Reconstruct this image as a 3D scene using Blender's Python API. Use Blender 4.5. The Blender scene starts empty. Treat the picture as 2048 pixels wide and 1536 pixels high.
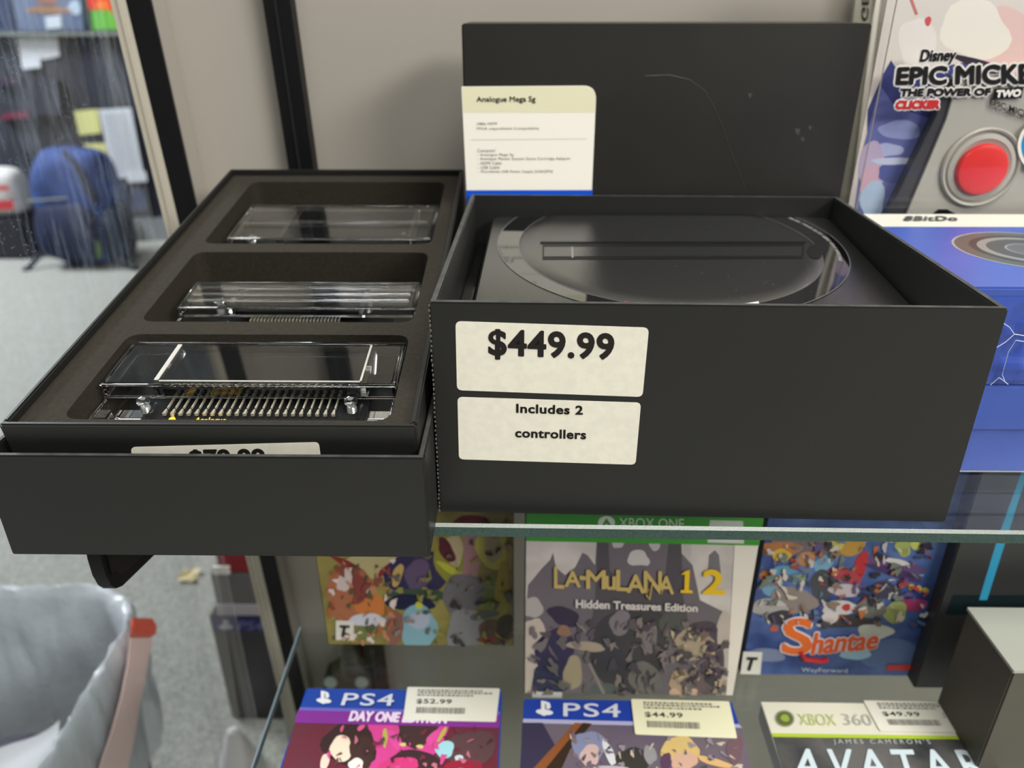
import bpy, bmesh, math, random
from mathutils import Vector, noise
random.seed(7)
S = bpy.context.scene
COL = S.collection

# ---------------------------------------------------------------- camera
FP, PITCH, ROLL, YAW, CH = 1546.0, .4556, -.0016, -.0141, .22
fwd = Vector((math.sin(YAW)*math.cos(PITCH), math.cos(YAW)*math.cos(PITCH), -math.sin(PITCH)))
s0 = Vector((math.cos(YAW), -math.sin(YAW), 0)); u0 = s0.cross(fwd)
right = s0*math.cos(ROLL)+u0*math.sin(ROLL); up = -s0*math.sin(ROLL)+u0*math.cos(ROLL)
CAM = Vector((0, 0, CH))
cd = bpy.data.cameras.new('camera'); cam = bpy.data.objects.new('camera', cd); COL.objects.link(cam)
from mathutils import Matrix
m = Matrix((right, up, -fwd)).transposed().to_4x4(); m.translation = CAM
cam.matrix_world = m
cd.sensor_width = 36; cd.lens = FP/2048*36; cd.clip_start = .01; cd.clip_end = 50
cd.dof.use_dof = True; cd.dof.focus_distance = .345; cd.dof.aperture_fstop = 8.0
S.camera = cam

# ---------------------------------------------------------------- world, lights, exposure
w = bpy.data.worlds.new('world'); S.world = w; w.use_nodes = True
w.node_tree.nodes['Background'].inputs[0].default_value = (.95, .94, .91, 1)
w.node_tree.nodes['Background'].inputs[1].default_value = .60
def area(name, loc, target, sx, sy, power, col):
    l = bpy.data.lights.new(name, 'AREA'); l.shape = 'RECTANGLE'; l.size = sx; l.size_y = sy; l.energy = power; l.color = col
    o = bpy.data.objects.new(name, l); COL.objects.link(o); o.location = loc
    o.rotation_euler = (Vector(target)-Vector(loc)).to_track_quat('-Z', 'Y').to_euler()
area('overhead_light', (.55, -.2, 1.9), (.1, .4, 0), 1.2, .6, 22, (1, .985, .94))
area('overhead_light', (-.2, -.95, 1.9), (-.2, -.95, 0), 2.0, .3, 13, (1, .98, .925))  # unseen lamp row, added to put bright highlights on the adapter edges
area('overhead_light', (-3.0, 2.3, 1.9), (-1.8, 2.2, -.7), 1.2, 1.2, 190, (.92, .96, 1))
area('overhead_light', (2.3, -1.9, 1.9), (1.5, -1.2, -.7), 1.6, 1.2, 130, (1, .975, .92))  # unseen front-right lamp, added for the sheen on the black boxes
area('overhead_light', (-1.2, .6, 1.9), (-.7, .6, -.3), .6, 1.2, 20, (.95, .98, 1))
S.view_settings.view_transform = 'Standard'; S.view_settings.look = 'None'
S.view_settings.gamma = 1; S.view_settings.exposure = 0.55; S.view_settings.use_curve_mapping = False
S.cycles.max_bounces = 14; S.cycles.transmission_bounces = 14; S.cycles.transparent_max_bounces = 24
S.cycles.sample_clamp_indirect = 6

# ---------------------------------------------------------------- materials
def lin(c):
    return tuple(((x/255)/12.92 if x/255 <= .04045 else ((x/255+.055)/1.055)**2.4) for x in c)
MC = {}
def mat(name, rgb, rough=.5, metal=0, spec=.5, var=0, scale=20, bump=0, bscale=400, trans=0, ior=1.45, sheen=0, detail=3, rgb2=None, stretch=None):
    if name in MC: return MC[name]
    m = bpy.data.materials.new(name); m.use_nodes = True; nt = m.node_tree; b = nt.nodes['Principled BSDF']
    c = lin(rgb)
    b.inputs['Base Color'].default_value = (*c, 1); b.inputs['Roughness'].default_value = rough
    b.inputs['Metallic'].default_value = metal; b.inputs['Specular IOR Level'].default_value = spec
    b.inputs['Transmission Weight'].default_value = trans; b.inputs['IOR'].default_value = ior
    tc = nt.nodes.new('ShaderNodeTexCoord'); src = tc.outputs['Object']
    if stretch:
        mp = nt.nodes.new('ShaderNodeMapping'); mp.inputs['Scale'].default_value = stretch
        nt.links.new(src, mp.inputs[0]); src = mp.outputs[0]
    if var or rgb2:
        n = nt.nodes.new('ShaderNodeTexNoise'); n.inputs['Scale'].default_value = scale; n.inputs['Detail'].default_value = detail
        nt.links.new(src, n.inputs['Vector'])
        r = nt.nodes.new('ShaderNodeValToRGB'); nt.links.new(n.outputs[0], r.inputs[0])
        r.color_ramp.elements[0].position = .35; r.color_ramp.elements[1].position = .65
        c2 = lin(rgb2) if rgb2 else c
        r.color_ramp.elements[0].color = (*[x*(1-var) for x in c], 1)
        r.color_ramp.elements[1].color = (*[min(1, x*(1+var)) for x in c2], 1)
        nt.links.new(r.outputs[0], b.inputs['Base Color'])
    if bump:
        n = nt.nodes.new('ShaderNodeTexNoise'); n.inputs['Scale'].default_value = bscale; n.inputs['Detail'].default_value = 4
        nt.links.new(src, n.inputs['Vector'])
        bp = nt.nodes.new('ShaderNodeBump'); bp.inputs['Strength'].default_value = bump; bp.inputs['Distance'].default_value = .001
        nt.links.new(n.outputs[0], bp.inputs['Height']); nt.links.new(bp.outputs[0], b.inputs['Normal'])
    MC[name] = m; return m
def ink(rgb, rough=.5):
    return mat('ink_%d_%d_%d_%d' % (*rgb, int(rough*100)), rgb, rough, spec=.3)
def pane(name, tint, rough=0.0, smear=0, ior=1.45, boost=1.0):
    m = bpy.data.materials.new(name); m.use_nodes = True; nt = m.node_tree; nt.nodes.remove(nt.nodes['Principled BSDF'])
    t = nt.nodes.new('ShaderNodeBsdfTransparent'); t.inputs[0].default_value = (*tint, 1)
    g = nt.nodes.new('ShaderNodeBsdfGlossy'); g.inputs['Roughness'].default_value = rough
    # Schlick reflectance, the same from both faces of the sheet
    ge = nt.nodes.new('ShaderNodeNewGeometry'); dp = nt.nodes.new('ShaderNodeVectorMath'); dp.operation = 'DOT_PRODUCT'
    nt.links.new(ge.outputs['Incoming'], dp.inputs[0]); nt.links.new(ge.outputs['Normal'], dp.inputs[1])
    def mth(op, a, b=None):
        n_ = nt.nodes.new('ShaderNodeMath'); n_.operation = op
        for k_, x_ in enumerate((a, b)):
            if x_ is None: continue
            if isinstance(x_, (int, float)): n_.inputs[k_].default_value = x_
            else: nt.links.new(x_, n_.inputs[k_])
        return n_
    r0 = ((ior-1)/(ior+1))**2
    f = mth('ADD', mth('MULTIPLY', mth('POWER', mth('SUBTRACT', 1.0, mth('ABSOLUTE', dp.outputs['Value']).outputs[0]).outputs[0], 5.0).outputs[0], 1-r0).outputs[0], r0)
    mx = nt.nodes.new('ShaderNodeMixShader'); out = nt.nodes['Material Output']
    if boost != 1:
        mu = nt.nodes.new('ShaderNodeMath'); mu.operation = 'MULTIPLY'; mu.inputs[1].default_value = boost; mu.use_clamp = True
        nt.links.new(f.outputs[0], mu.inputs[0]); nt.links.new(mu.outputs[0], mx.inputs[0])
    else: nt.links.new(f.outputs[0], mx.inputs[0])
    nt.links.new(t.outputs[0], mx.inputs[1]); nt.links.new(g.outputs[0], mx.inputs[2])
    last = mx
    if smear:
        tc = nt.nodes.new('ShaderNodeTexCoord'); mp = nt.nodes.new('ShaderNodeMapping'); mp.inputs['Scale'].default_value = (1, 3.0, .55)
        nt.links.new(tc.outputs['Object'], mp.inputs[0])
        n = nt.nodes.new('ShaderNodeTexNoise'); n.inputs['Scale'].default_value = 26; n.inputs['Detail'].default_value = 6; n.inputs['Roughness'].default_value = .65
        nt.links.new(mp.outputs[0], n.inputs['Vector'])
        r = nt.nodes.new('ShaderNodeValToRGB'); r.color_ramp.elements[0].position = .5; r.color_ramp.elements[1].position = .85
        r.color_ramp.elements[1].color = (smear, smear, smear, 1); nt.links.new(n.outputs[0], r.inputs[0])
        v = nt.nodes.new('ShaderNodeTexVoronoi'); v.inputs['Scale'].default_value = 330; nt.links.new(tc.outputs['Object'], v.inputs['Vector'])
        r2 = nt.nodes.new('ShaderNodeValToRGB'); r2.color_ramp.elements[0].position = .05; r2.color_ramp.elements[0].color = (.45, .45, .45, 1)
        r2.color_ramp.elements[1].position = .17; r2.color_ramp.elements[1].color = (0, 0, 0, 1); nt.links.new(v.outputs['Distance'], r2.inputs[0])
        n2 = nt.nodes.new('ShaderNodeTexNoise'); n2.inputs['Scale'].default_value = 20; nt.links.new(tc.outputs['Object'], n2.inputs['Vector'])
        r3 = nt.nodes.new('ShaderNodeValToRGB'); r3.color_ramp.elements[0].position = .45; r3.color_ramp.elements[1].position = .7; nt.links.new(n2.outputs[0], r3.inputs[0])
        ml = nt.nodes.new('ShaderNodeMath'); ml.operation = 'MULTIPLY'; nt.links.new(r2.outputs[0], ml.inputs[0]); nt.links.new(r3.outputs[0], ml.inputs[1])
        ad = nt.nodes.new('ShaderNodeMath'); ad.operation = 'ADD'; ad.use_clamp = True
        nt.links.new(r.outputs[0], ad.inputs[0]); nt.links.new(ml.outputs[0], ad.inputs[1])
        # grime sits at the height where hands reach the pane
        sx = nt.nodes.new('ShaderNodeSeparateXYZ'); nt.links.new(tc.outputs['Object'], sx.inputs[0])
        mr = nt.nodes.new('ShaderNodeMapRange'); mr.inputs['From Min'].default_value = .62; mr.inputs['From Max'].default_value = .78
        mr.inputs['To Min'].default_value = .12; nt.links.new(sx.outputs['Z'], mr.inputs['Value'])
        m3 = nt.nodes.new('ShaderNodeMath'); m3.operation = 'MULTIPLY'; nt.links.new(ad.outputs[0], m3.inputs[0]); nt.links.new(mr.outputs[0], m3.inputs[1])
        d = nt.nodes.new('ShaderNodeBsdfDiffuse'); d.inputs[0].default_value = (.75, .85, 1, 1)
        tl = nt.nodes.new('ShaderNodeBsdfTranslucent'); tl.inputs[0].default_value = (.75, .85, 1, 1)
        ds = nt.nodes.new('ShaderNodeMixShader'); nt.links.new(d.outputs[0], ds.inputs[1]); nt.links.new(tl.outputs[0], ds.inputs[2])
        m2 = nt.nodes.new('ShaderNodeMixShader'); nt.links.new(m3.outputs[0], m2.inputs[0])
        nt.links.new(mx.outputs[0], m2.inputs[1]); nt.links.new(ds.outputs[0], m2.inputs[2]); last = m2
    nt.links.new(last.outputs[0], out.inputs[0]); return m
M_BLACK = mat('soft_black_board', (28, 28, 26), .42, spec=.6, var=.06, scale=9, bump=.05, bscale=900)
M_EDGE = mat('worn_board_edge', (62, 63, 60), .6, var=.3, scale=120, bump=.3, bscale=900)
M_FOAM = mat('black_foam', (50, 46, 39), .95, spec=.15, var=.12, scale=500, bump=.5, bscale=2500)
M_ACR = mat('clear_acrylic', (250, 252, 252), .02, trans=1, ior=1.49)
M_FROST_HILITE = mat('frosted_highlight', (236, 232, 224), .35, trans=.55, ior=1.49)
M_DARKPLASTIC = mat('matte_black_plastic', (28, 28, 27),   .22, spec=.9, ior=1.8, bump=.10, bscale=3500)
M_GLOSS = mat('gloss_black', (9, 9, 10), .06, spec=.6)
M_RING = mat('ring_gloss', (8, 8, 9), .04, spec=1.0, ior=2.0)
M_PAPER = mat('sticker_paper', (224, 220, 204), .6, spec=.3, var=.035, scale=260)
M_WHITE = mat('white_card', (240, 236, 224), .55, spec=.3)
M_INK = ink((32, 29, 28))
M_WALL = mat('wall_panel', (158, 152, 143), .6, spec=.3, var=.015, scale=3)
M_BEIGE = mat('beige_metal', (178, 172, 158), .42, spec=.5)
M_BLKM = mat('black_metal', (6, 6, 8), .5, spec=.35)
M_GREEN = mat('glass_edge_green', (52, 74, 68), .25, spec=.5, var=.15, scale=900)
M_GEDGE = mat('glass_edge_bevel', (140, 146, 140), .4, spec=.5, var=.25, scale=2500)
M_PANE = pane('shelf_glass', (.93, .96, .95))
M_SIDE = pane('smeared_glass', (.93, .95, .96), smear=.19)
M_CLAM = pane('clear_blister', (.96, .96, .96), .03, boost=.55)
M_CARPET = mat('carpet', (142, 141, 134), 1, spec=.05, var=.10, scale=170, detail=8, bump=.8, bscale=300, rgb2=(158, 157, 150))

# ---------------------------------------------------------------- mesh helpers
def origin_of(o):
    v = Vector((0, 0, 0))
    while o is not None: v += o.location; o = o.parent
    return v
def tag(o, label=None, cat=None, group=None, kind=None):
    if label: o['label'] = label
    if cat: o['category'] = cat
    if group: o['group'] = group
    if kind: o['kind'] = kind
    return o
def thing(name, label, cat, loc, group=None):
    o = bpy.data.objects.new(name, None); COL.objects.link(o); o.location = loc; o.empty_display_size = .02
    return tag(o, label, cat, group)
def mesh(name, verts, faces, mats, parent=None, fm=None, smooth=False, bevel=0, seg=2, label=None, kind=None):
    if not isinstance(mats, (list, tuple)): mats = [mats]
    verts = [Vector(v) for v in verts]
    if parent is None:
        lo = Vector([min(v[i] for v in verts) for i in range(3)]); hi = Vector([max(v[i] for v in verts) for i in range(3)])
        off = Vector(((lo.x+hi.x)/2, (lo.y+hi.y)/2, lo.z))
    else: off = origin_of(parent)
    me = bpy.data.meshes.new(name); me.from_pydata([v-off for v in verts], [], faces); me.update()
    for mm in mats: me.materials.append(mm)
    if fm:
        for p, k in zip(me.polygons, fm): p.material_index = k
    if bevel or smooth:
        bm = bmesh.new(); bm.from_mesh(me)
        bmesh.ops.recalc_face_normals(bm, faces=bm.faces)
        if bevel:
            es = [e for e in bm.edges if len(e.link_faces) == 2 and e.calc_face_angle(0) > .6]
            bmesh.ops.bevel(bm, geom=es, offset=bevel, segments=seg, affect='EDGES', clamp_overlap=True)
        bm.to_mesh(me); bm.free()
        if smooth:
            for p in me.polygons: p.use_smooth = True
            try: me.set_sharp_from_angle(angle=.7)
            except Exception: pass
    o = bpy.data.objects.new(name, me); COL.objects.link(o)
    if parent is None: o.location = off
    else: o.parent = parent
    if label: o['label'] = label
    if kind: o['kind'] = kind
    return o
class MB:
    def __init__(s): s.v = []; s.f = []; s.m = []
    def add(s, v, f, k=0):
        n = len(s.v); s.v += [Vector(x) for x in v]; s.f += [tuple(i+n for i in ff) for ff in f]; s.m += [k]*len(f)
    def box(s, F, a, b, k=0):       # box between (u,v,n) corners a and b in frame F
        p = [F.pt(x, y, z) for z in (a[2], b[2]) for y in (a[1], b[1]) for x in (a[0], b[0])]
        s.add(p, [(0, 2, 3, 1), (4, 5, 7, 6), (0, 1, 5, 4), (2, 6, 7, 3), (0, 4, 6, 2), (1, 3, 7, 5)], k)
    def prism(s, F, pts, n0, n1, k=0, kside=None):
        n = len(pts); a = [F.pt(x, y, n0) for x, y in pts]+[F.pt(x, y, n1) for x, y in pts]
        s.add(a, [tuple(range(n))[::-1], tuple(range(n, 2*n))], k)
        s.add(a, [(i, (i+1) % n, n+(i+1) % n, n+i) for i in range(n)], k if kside is None else kside)
    def cyl(s, F, u, v, r0, r1, n0, n1, seg=24, k=0):
        a = [F.pt(u+r0*math.cos(2*math.pi*i/seg), v+r0*math.sin(2*math.pi*i/seg), n0) for i in range(seg)]
        a += [F.pt(u+r1*math.cos(2*math.pi*i/seg), v+r1*math.sin(2*math.pi*i/seg), n1) for i in range(seg)]
        s.add(a, [tuple(range(seg))[::-1], tuple(range(seg, 2*seg))]+[(i, (i+1) % seg, seg+(i+1) % seg, seg+i) for i in range(seg)], k)
    def tube(s, pts, r, seg=6, k=0):
        pts = [Vector(p) for p in pts]; n = len(pts); vs = []
        for i, p in enumerate(pts):
            t = (pts[min(i+1, n-1)]-pts[max(i-1, 0)]).normalized(); a = t.cross(Vector((0, 0, 1)))
            if a.length < .01: a = Vector((1, 0, 0))
            a.normalize(); b = t.cross(a); rr = r[i] if isinstance(r, (list, tuple)) else r
            vs += [p+a*rr*math.cos(2*math.pi*j/seg)+b*rr*math.sin(2*math.pi*j/seg) for j in range(seg)]
        f = [(i*seg+j, i*seg+(j+1) % seg, (i+1)*seg+(j+1) % seg, (i+1)*seg+j) for i in range(n-1) for j in range(seg)]
        f += [tuple(range(seg))[::-1], tuple((n-1)*seg+j for j in range(seg))]
        s.add(vs, f, k)
    def build(s, name, mats, parent=None, **kw):
        return mesh(name, s.v, s.f, mats, parent, fm=s.m if not kw.get('bevel') else None, **kw)
class Fr:
    """a plane with origin O, in-plane axes U,V and normal N"""
    def __init__(s, O, U, V, N=None):
        s.O = Vector(O); s.U = Vector(U).normalized(); s.V = Vector(V).normalized(); s.N = Vector(N).normalized() if N else s.U.cross(s.V).normalized()
    def pt(s, u, v, n=0): return s.O+s.U*u+s.V*v+s.N*n
    def hit(s, px, py, n=0):
        d = fwd+right*(px-1024)/FP-up*(py-768)/FP
        k = ((s.O+s.N*n-CAM).dot(s.N))/d.dot(s.N); h = CAM+d*k-s.O
        return (h.dot(s.U), h.dot(s.V))
    def shift(s, n): return Fr(s.O+s.N*n, s.U, s.V, s.N)
def WALLF(Y): return Fr((0, Y, 0), (1, 0, 0), (0, 0, 1))          # faces the camera side (-y)
def FLOORF(z): return Fr((0, 0, z), (1, 0, 0), (0, 1, 0))
WORLD = Fr((0, 0, 0), (1, 0, 0), (0, 1, 0))
def rnd(pts, r, seg=5):
    """round the corners of a convex polygon; r per corner or one number"""
    out = []; n = len(pts)
    for i in range(n):
        p0, p, p1 = Vector(pts[i-1]), Vector(pts[i]), Vector(pts[(i+1) % n])
        rr = r[i] if isinstance(r, (list, tuple)) else r
        if rr <= 0: out.append(tuple(p)); continue
        a = p+(p0-p).normalized()*rr; b = p+(p1-p).normalized()*rr
        for k in range(seg+1):
            t = k/seg; q = a*(1-t)**2+p*2*t*(1-t)+b*t*t; out.append((q.x, q.y))
    return out
def quad(F, px, n=0): return [F.hit(*p, n) for p in px]
def clip(poly, rect):
    u0_, v0_, u1_, v1_ = rect
    for ax, val, sg in ((0, u0_, 1), (0, u1_, -1), (1, v0_, 1), (1, v1_, -1)):
        out = []; n = len(poly)
        for i in range(n):
            a, b = poly[i-1], poly[i]; ia = (a[ax]-val)*sg >= 0; ib = (b[ax]-val)*sg >= 0
            if ia != ib:
                t = (val-a[ax])/(b[ax]-a[ax]); out.append((a[0]+(b[0]-a[0])*t, a[1]+(b[1]-a[1])*t))
            if ib: out.append(b)
        poly = out
        if not poly: return []
    return poly
def blob(cx, cy, rx, ry, rot=0, wob=.15, seed=0, n=22):
    rs = random.Random(seed); ph = [rs.uniform(0, 6.28) for _ in range(4)]
    out = []
    for i in range(n):
        t = 2*math.pi*i/n; k = 1+wob*(math.sin(2*t+ph[0])*.5+math.sin(3*t+ph[1])*.5+math.sin(5*t+ph[2])*.3)
        x, y = rx*k*math.cos(t), ry*k*math.sin(t); out.append((cx+x*math.cos(rot)-y*math.sin(rot), cy+x*math.sin(rot)+y*math.cos(rot)))
    return out
def printed(name, F, items, parent, rect=None, n0=.00006, step=.000012, label=None, uv=False):
    """flat print: coloured patches on the surface of F; item = (rgb, [px points]) or (rgb, 'e', cx,cy,rx,ry[,rot[,wob]])"""
    mb = MB(); mats = []; idx = {}
    for i, it in enumerate(items):
        rgb = it[0]; mm = ink(rgb, .35) if isinstance(rgb, tuple) else rgb
        if mm.name not in idx: idx[mm.name] = len(mats); mats.append(mm)
        pts = blob(*it[2:], seed=i) if it[1] == 'e' else it[1]
        q = pts if uv else [F.hit(*p) for p in pts]
        if rect: q = clip(q, rect)
        if len(q) < 3: continue
        mb.add([F.pt(u, v, n0+step*i) for u, v in q], [tuple(range(len(q)))], idx[mm.name])
    return mb.build(name, mats, parent, label=label)
TXC = {}
def text_mesh(s, bold, shear, space):
    key = (s, bold, shear, space)
    if key in TXC: return TXC[key]
    cu = bpy.data.curves.new('t', 'FONT'); cu.body = s; cu.offset = bold; cu.shear = shear; cu.space_character = space; cu.resolution_u = 4
    o = bpy.data.objects.new('t', cu); COL.objects.link(o); dg = bpy.context.evaluated_depsgraph_get(); dg.update()
    me = o.evaluated_get(dg).to_mesh(); vs = [(v.co.x, v.co.y) for v in me.vertices]; fs = [tuple(p.vertices) for p in me.polygons]
    o.evaluated_get(dg).to_mesh_clear(); bpy.data.objects.remove(o); bpy.data.curves.remove(cu)
    TXC[key] = (vs, fs); return vs, fs
def text(name, s, F, q, col, parent, thick=0, bold=0, shear=0, space=1, n=.0005, uv=False, label=None):
    """lettering stretched over quad q = bottom-left, bottom-right, top-right, top-left"""
    vs, fs = text_mesh(s, bold, shear, space)
    x0 = min(v[0] for v in vs); x1 = max(v[0] for v in vs); y0 = min(v[1] for v in vs); y1 = max(v[1] for v in vs)
    c = [Vector(p) for p in (q if uv else [F.hit(*p) for p in q])]
    out = []
    for x, y in vs:
        a = (x-x0)/(x1-x0); b = (y-y0)/(y1-y0)
        p = (c[0]*(1-a)+c[1]*a)*(1-b)+(c[3]*(1-a)+c[2]*a)*b; out.append((p.x, p.y))
    if thick:       # heavier weight: the same glyphs laid down again a hair to each side
        base = out; fb = fs; out = []; fs = []
        for k in range(8):
            dx, dy = thick*math.cos(k*math.pi/4), thick*math.sin(k*math.pi/4); m_ = len(out)
            out += [(x+dx, y+dy) for x, y in base]; fs = fs+[tuple(i+m_ for i in f) for f in fb]
    m_ = len(vs); out = [F.pt(x, y, n+.000012*(i//m_)) for i, (x, y) in enumerate(out)]
    return mesh(name, out, fs, ink(col, .4) if isinstance(col, tuple) else col, parent, label=label)
def bxq(x0, y0, x1, y1, dy=0):      # pixel box -> quad bl, br, tr, tl ; dy: drop of the right end
    return [(x0, y1), (x1, y1+dy), (x1, y0+dy), (x0, y0)]

# ================================================================ THE SETTING
ZF = -.70
mb = MB(); mb.box(WORLD, (-5, -5, ZF-.05), (5, 6, ZF)); tag(mb.build('floor', M_CARPET), kind='structure')
mb = MB(); mb.box(WORLD, (-.272, .626, ZF), (1.6, .66, .9)); tag(mb.build('wall_back', M_WALL), kind='structure')
mb = MB(); mb.box(WORLD, (-5, 4.4, ZF), (3, 4.5, 1.9)); tag(mb.build('wall_far', mat('store_wall', (70, 72, 78), .8)), kind='structure')
def upright(name, T, B, Y, dep, m, bevel=.001, label=None, parent=None):
    """vertical profile whose edges pass the four seen points; T/B = (left,right) points high and low"""
    F = WALLF(Y); tl, tr = F.hit(*T[0]), F.hit(*T[1]); bl, br = F.hit(*B[0]), F.hit(*B[1])
    def ex(a, b, z): t = (z-a[1])/(b[1]-a[1]); return a[0]+(b[0]-a[0])*t
    z1, z0 = .85, ZF
    q = [(ex(tl, bl, z0), z0), (ex(tr, br, z0), z0), (ex(tr, br, z1), z1), (ex(tl, bl, z1), z1)]
    mb = MB(); mb.prism(F, q, 0, -dep); return mb.build(name, m, parent, bevel=bevel), q, F
o, q1, F1 = upright('trim_1', ((219, 0), (251, 0)), ((492, 1116), (518, 1116)), .60, .022, M_BEIGE); tag(o, kind='structure')
for k, (a, b) in enumerate(((.12, .24), (.52, .66))):   # raised lips of the profile
    mb = MB(); L = lambda t, i, j: (q1[i][0]*(1-t)+q1[j][0]*t, q1[i][1])
    mb.prism(F1, [L(a, 0, 1), L(b, 0, 1), L(b, 3, 2), L(a, 3, 2)], .0, .002); mb.build('profile_lip', M_BEIGE, o, bevel=.0004)
o, q, F = upright('trim_2', ((251, 0), (300, 0)), ((518, 1116), (549, 1116)), .60, .003, M_BLKM); tag(o, kind='structure')
mb = MB(); mb.prism(F.shift(-.0035), q, 0, -.022); mb.build('wall_return', M_WALL, o)
o, q, F = upright('trim_3', ((525, 0), (580, 0)), ((731, 1330), (766, 1330)), .612, .0145, M_BLKM); tag(o, kind='structure')
L3 = lambda t, i, j: (q[i][0]*(1-t)+q[j][0]*t, q[i][1])
mb = MB(); mb.prism(F, [L3(.42, 0, 1), L3(.5, 0, 1), L3(.5, 3, 2), L3(.42, 3, 2)], 0, .0015); mb.build('slot_channel', mat('slot_grey', (30, 30, 33), .4), o)
mb = MB(); mb.box(WORLD, (-5, -5, 2.0), (5, 6, 2.05)); tag(mb.build('ceiling', mat('ceiling_tile', (150, 152, 154), .9)), kind='structure')
mb = MB(); mb.box(WORLD, (-4.6, -5, ZF), (-4.5, 4.4, 2.0)); tag(mb.build('wall_left', mat('store_wall', (70, 72, 78), .8)), kind='structure')
mb = MB(); mb.box(WORLD, (-4.5, -5, ZF), (5, -4.9, 2.0)); tag(mb.build('wall_front', mat('store_wall', (70, 72, 78), .8)), kind='structure')
# side pane of the showcase
sg = thing('side_glass', 'smeared clear glass side of the showcase at left, held by the beige post', 'glass', (-.292, .3, ZF))
mb = MB(); mb.box(WORLD, (-.294, -.05, ZF), (-.289, .598, .85)); mb.build('pane', M_SIDE, sg)

# ================================================================ UPPER GLASS SHELF
sh = thing('glass_shelf', 'upper glass shelf with green edge under the black boxes', 'shelf', (.25, .45, -.006))
a = (-.223, .2992, 0); b = (.80, .2890, 0)                    # front edge, very slightly skewed as seen
def shelfy(x): return a[1]+(b[1]-a[1])*(x-a[0])/(b[0]-a[0])
mb = MB(); mb.prism(WORLD, [(-.223, shelfy(-.223)+.0016), (.80, shelfy(.8)+.0016), (.80, .618), (-.223, .618)], -.0060, 0)
mb.build('glass_pane', M_PANE, sh)
mb = MB(); v = []
for x in (-.223, .80):
    y = shelfy(x); v += [(x, y+.0017, .0001), (x, y, -.0010), (x, y, -.0062), (x, y+.0014, -.0062)]
mb.add(v, [(0, 1, 5, 4)], 1); mb.add(v, [(1, 2, 6, 5), (2, 3, 7, 6)], 0); mb.build('polished_edge', [M_GREEN, M_GEDGE], sh)
# bracket arm
br = thing('shelf_bracket', 'black metal shelf bracket with rounded tip under the tray of adapters', 'bracket', (-.205, .6, -.12))
FX = Fr((-.203, 0, 0), (0, 1, 0), (0, 0, 1))
prof = [(.624, -.0065), (.2975, -.0065), (.2955, -.02), (.2955, -.030), (.2975, -.038), (.3005, -.0425), (.306, -.0455), (.335, -.0520), (.624, -.116)]
mb = MB(); mb.prism(FX, prof[::-1], 0, -.0065); mb.build('arm', M_BLKM, br, bevel=.0016, seg=3, smooth=True)
mb = MB(); mb.prism(FX, [(y+.004, z+.006 if z < -.03 else z-.003) for y, z in prof[::-1]], .0002, .0012); mb.build('rib', mat('black_rib', (8, 8, 10), .5), br)

# ================================================================ LID STANDING AT THE BACK
AN = -.0238
def BOXF(O, an=AN): return Fr(O, (math.cos(an), math.sin(an), 0), (0, 0, 1))
def tray_box(root, O, W, D, H, t, an=AN, m=M_BLACK, bottom=.003, wn='side_panel'):
    """open box; O = front left bottom corner"""
    G = Fr(O, (math.cos(an), math.sin(an), 0), (-math.sin(an), math.cos(an), 0), (0, 0, 1))
    parts = {}
    for nm, A, B in (('front_panel', (0, 0, 0), (W, t, H)), ('back_panel', (0, D-t, 0), (W, D, H)), (wn, (0, t, 0), (t, D-t, H)), (wn, (W-t, t, 0), (W, D-t, H)), ('bottom_panel', (t, t, 0), (W-t, D-t, bottom))):
        mb = MB(); mb.box(G, A, B); o = mb.build(nm, m, root, bevel=.0007, seg=2, smooth=True); parts.setdefault(nm, o)
    # worn top rim
    mb = MB(); e = .0001; h0, h1 = H+e, H+.00018
    for A, B in (((.0006, .0006, h0), (W-.0006, t-.0006, h1)), ((.0006, D-t+.0006, h0), (W-.0006, D-.0006, h1)), ((.0006, t-.0006, h0), (t-.0006, D-t+.0006, h1)), ((W-t+.0006, t-.0006, h0), (W-.0006, D-t+.0006, h1))):
        mb.box(G, A, B)
    mb.build('worn_rim', M_EDGE, root, label='scuffed grey rim of the box')
    return G, parts
LO = Vector((-.0378, .5190, 0)); LF = BOXF(LO)
lid = thing('box_lid', 'tall black box lid standing on edge behind the open console box', 'lid', LO)
LW, LH, LD = .2468, .2099, .064
mb = MB(); mb.box(LF, (0, 0, 0), (LW, LH, -.0025)); face = mb.build('top_panel', mat('lid_board', (34, 33, 30), .42, spec=.6, var=.1, scale=14, bump=.06, bscale=900), lid, bevel=.0009, smooth=True)
for A, B in (((0, LH-.0025, -.0026), (LW, LH, -LD)), ((0, 0, -.0026), (LW, .0025, -LD)), ((0, .0026, -.0026), (.0025, LH-.0026, -LD)), ((LW-.0025, .0026, -.0026), (LW, LH-.0026, -LD))):
    mb = MB(); mb.box(LF, A, B); mb.build('side_panel', M_BLACK, lid, bevel=.0006, smooth=True)
# faint embossed curve on the lid face
arc = [(1290, 152), (1340, 150), (1380, 160), (1410, 182), (1428, 215), (1445, 255), (1460, 300), (1478, 345), (1492, 385)]
mb = MB(); mb.tube([LF.pt(*LF.hit(*p), .0) for p in arc], .00022, 5); mb.build('embossed_line', mat('emboss', (46, 45, 41), .45), face, smooth=True)
rs = random.Random(3)
for cx, cy, r in ((1595, 262, 9), (1620, 255, 6), (1605, 278, 6), (1500, 190, 7)):
    printed('dust_smudge', LF, [((72, 71, 67), 'e', cx, cy, r*.7, r*.5, .6, .5)], face, label='pale dust smudge')

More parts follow.
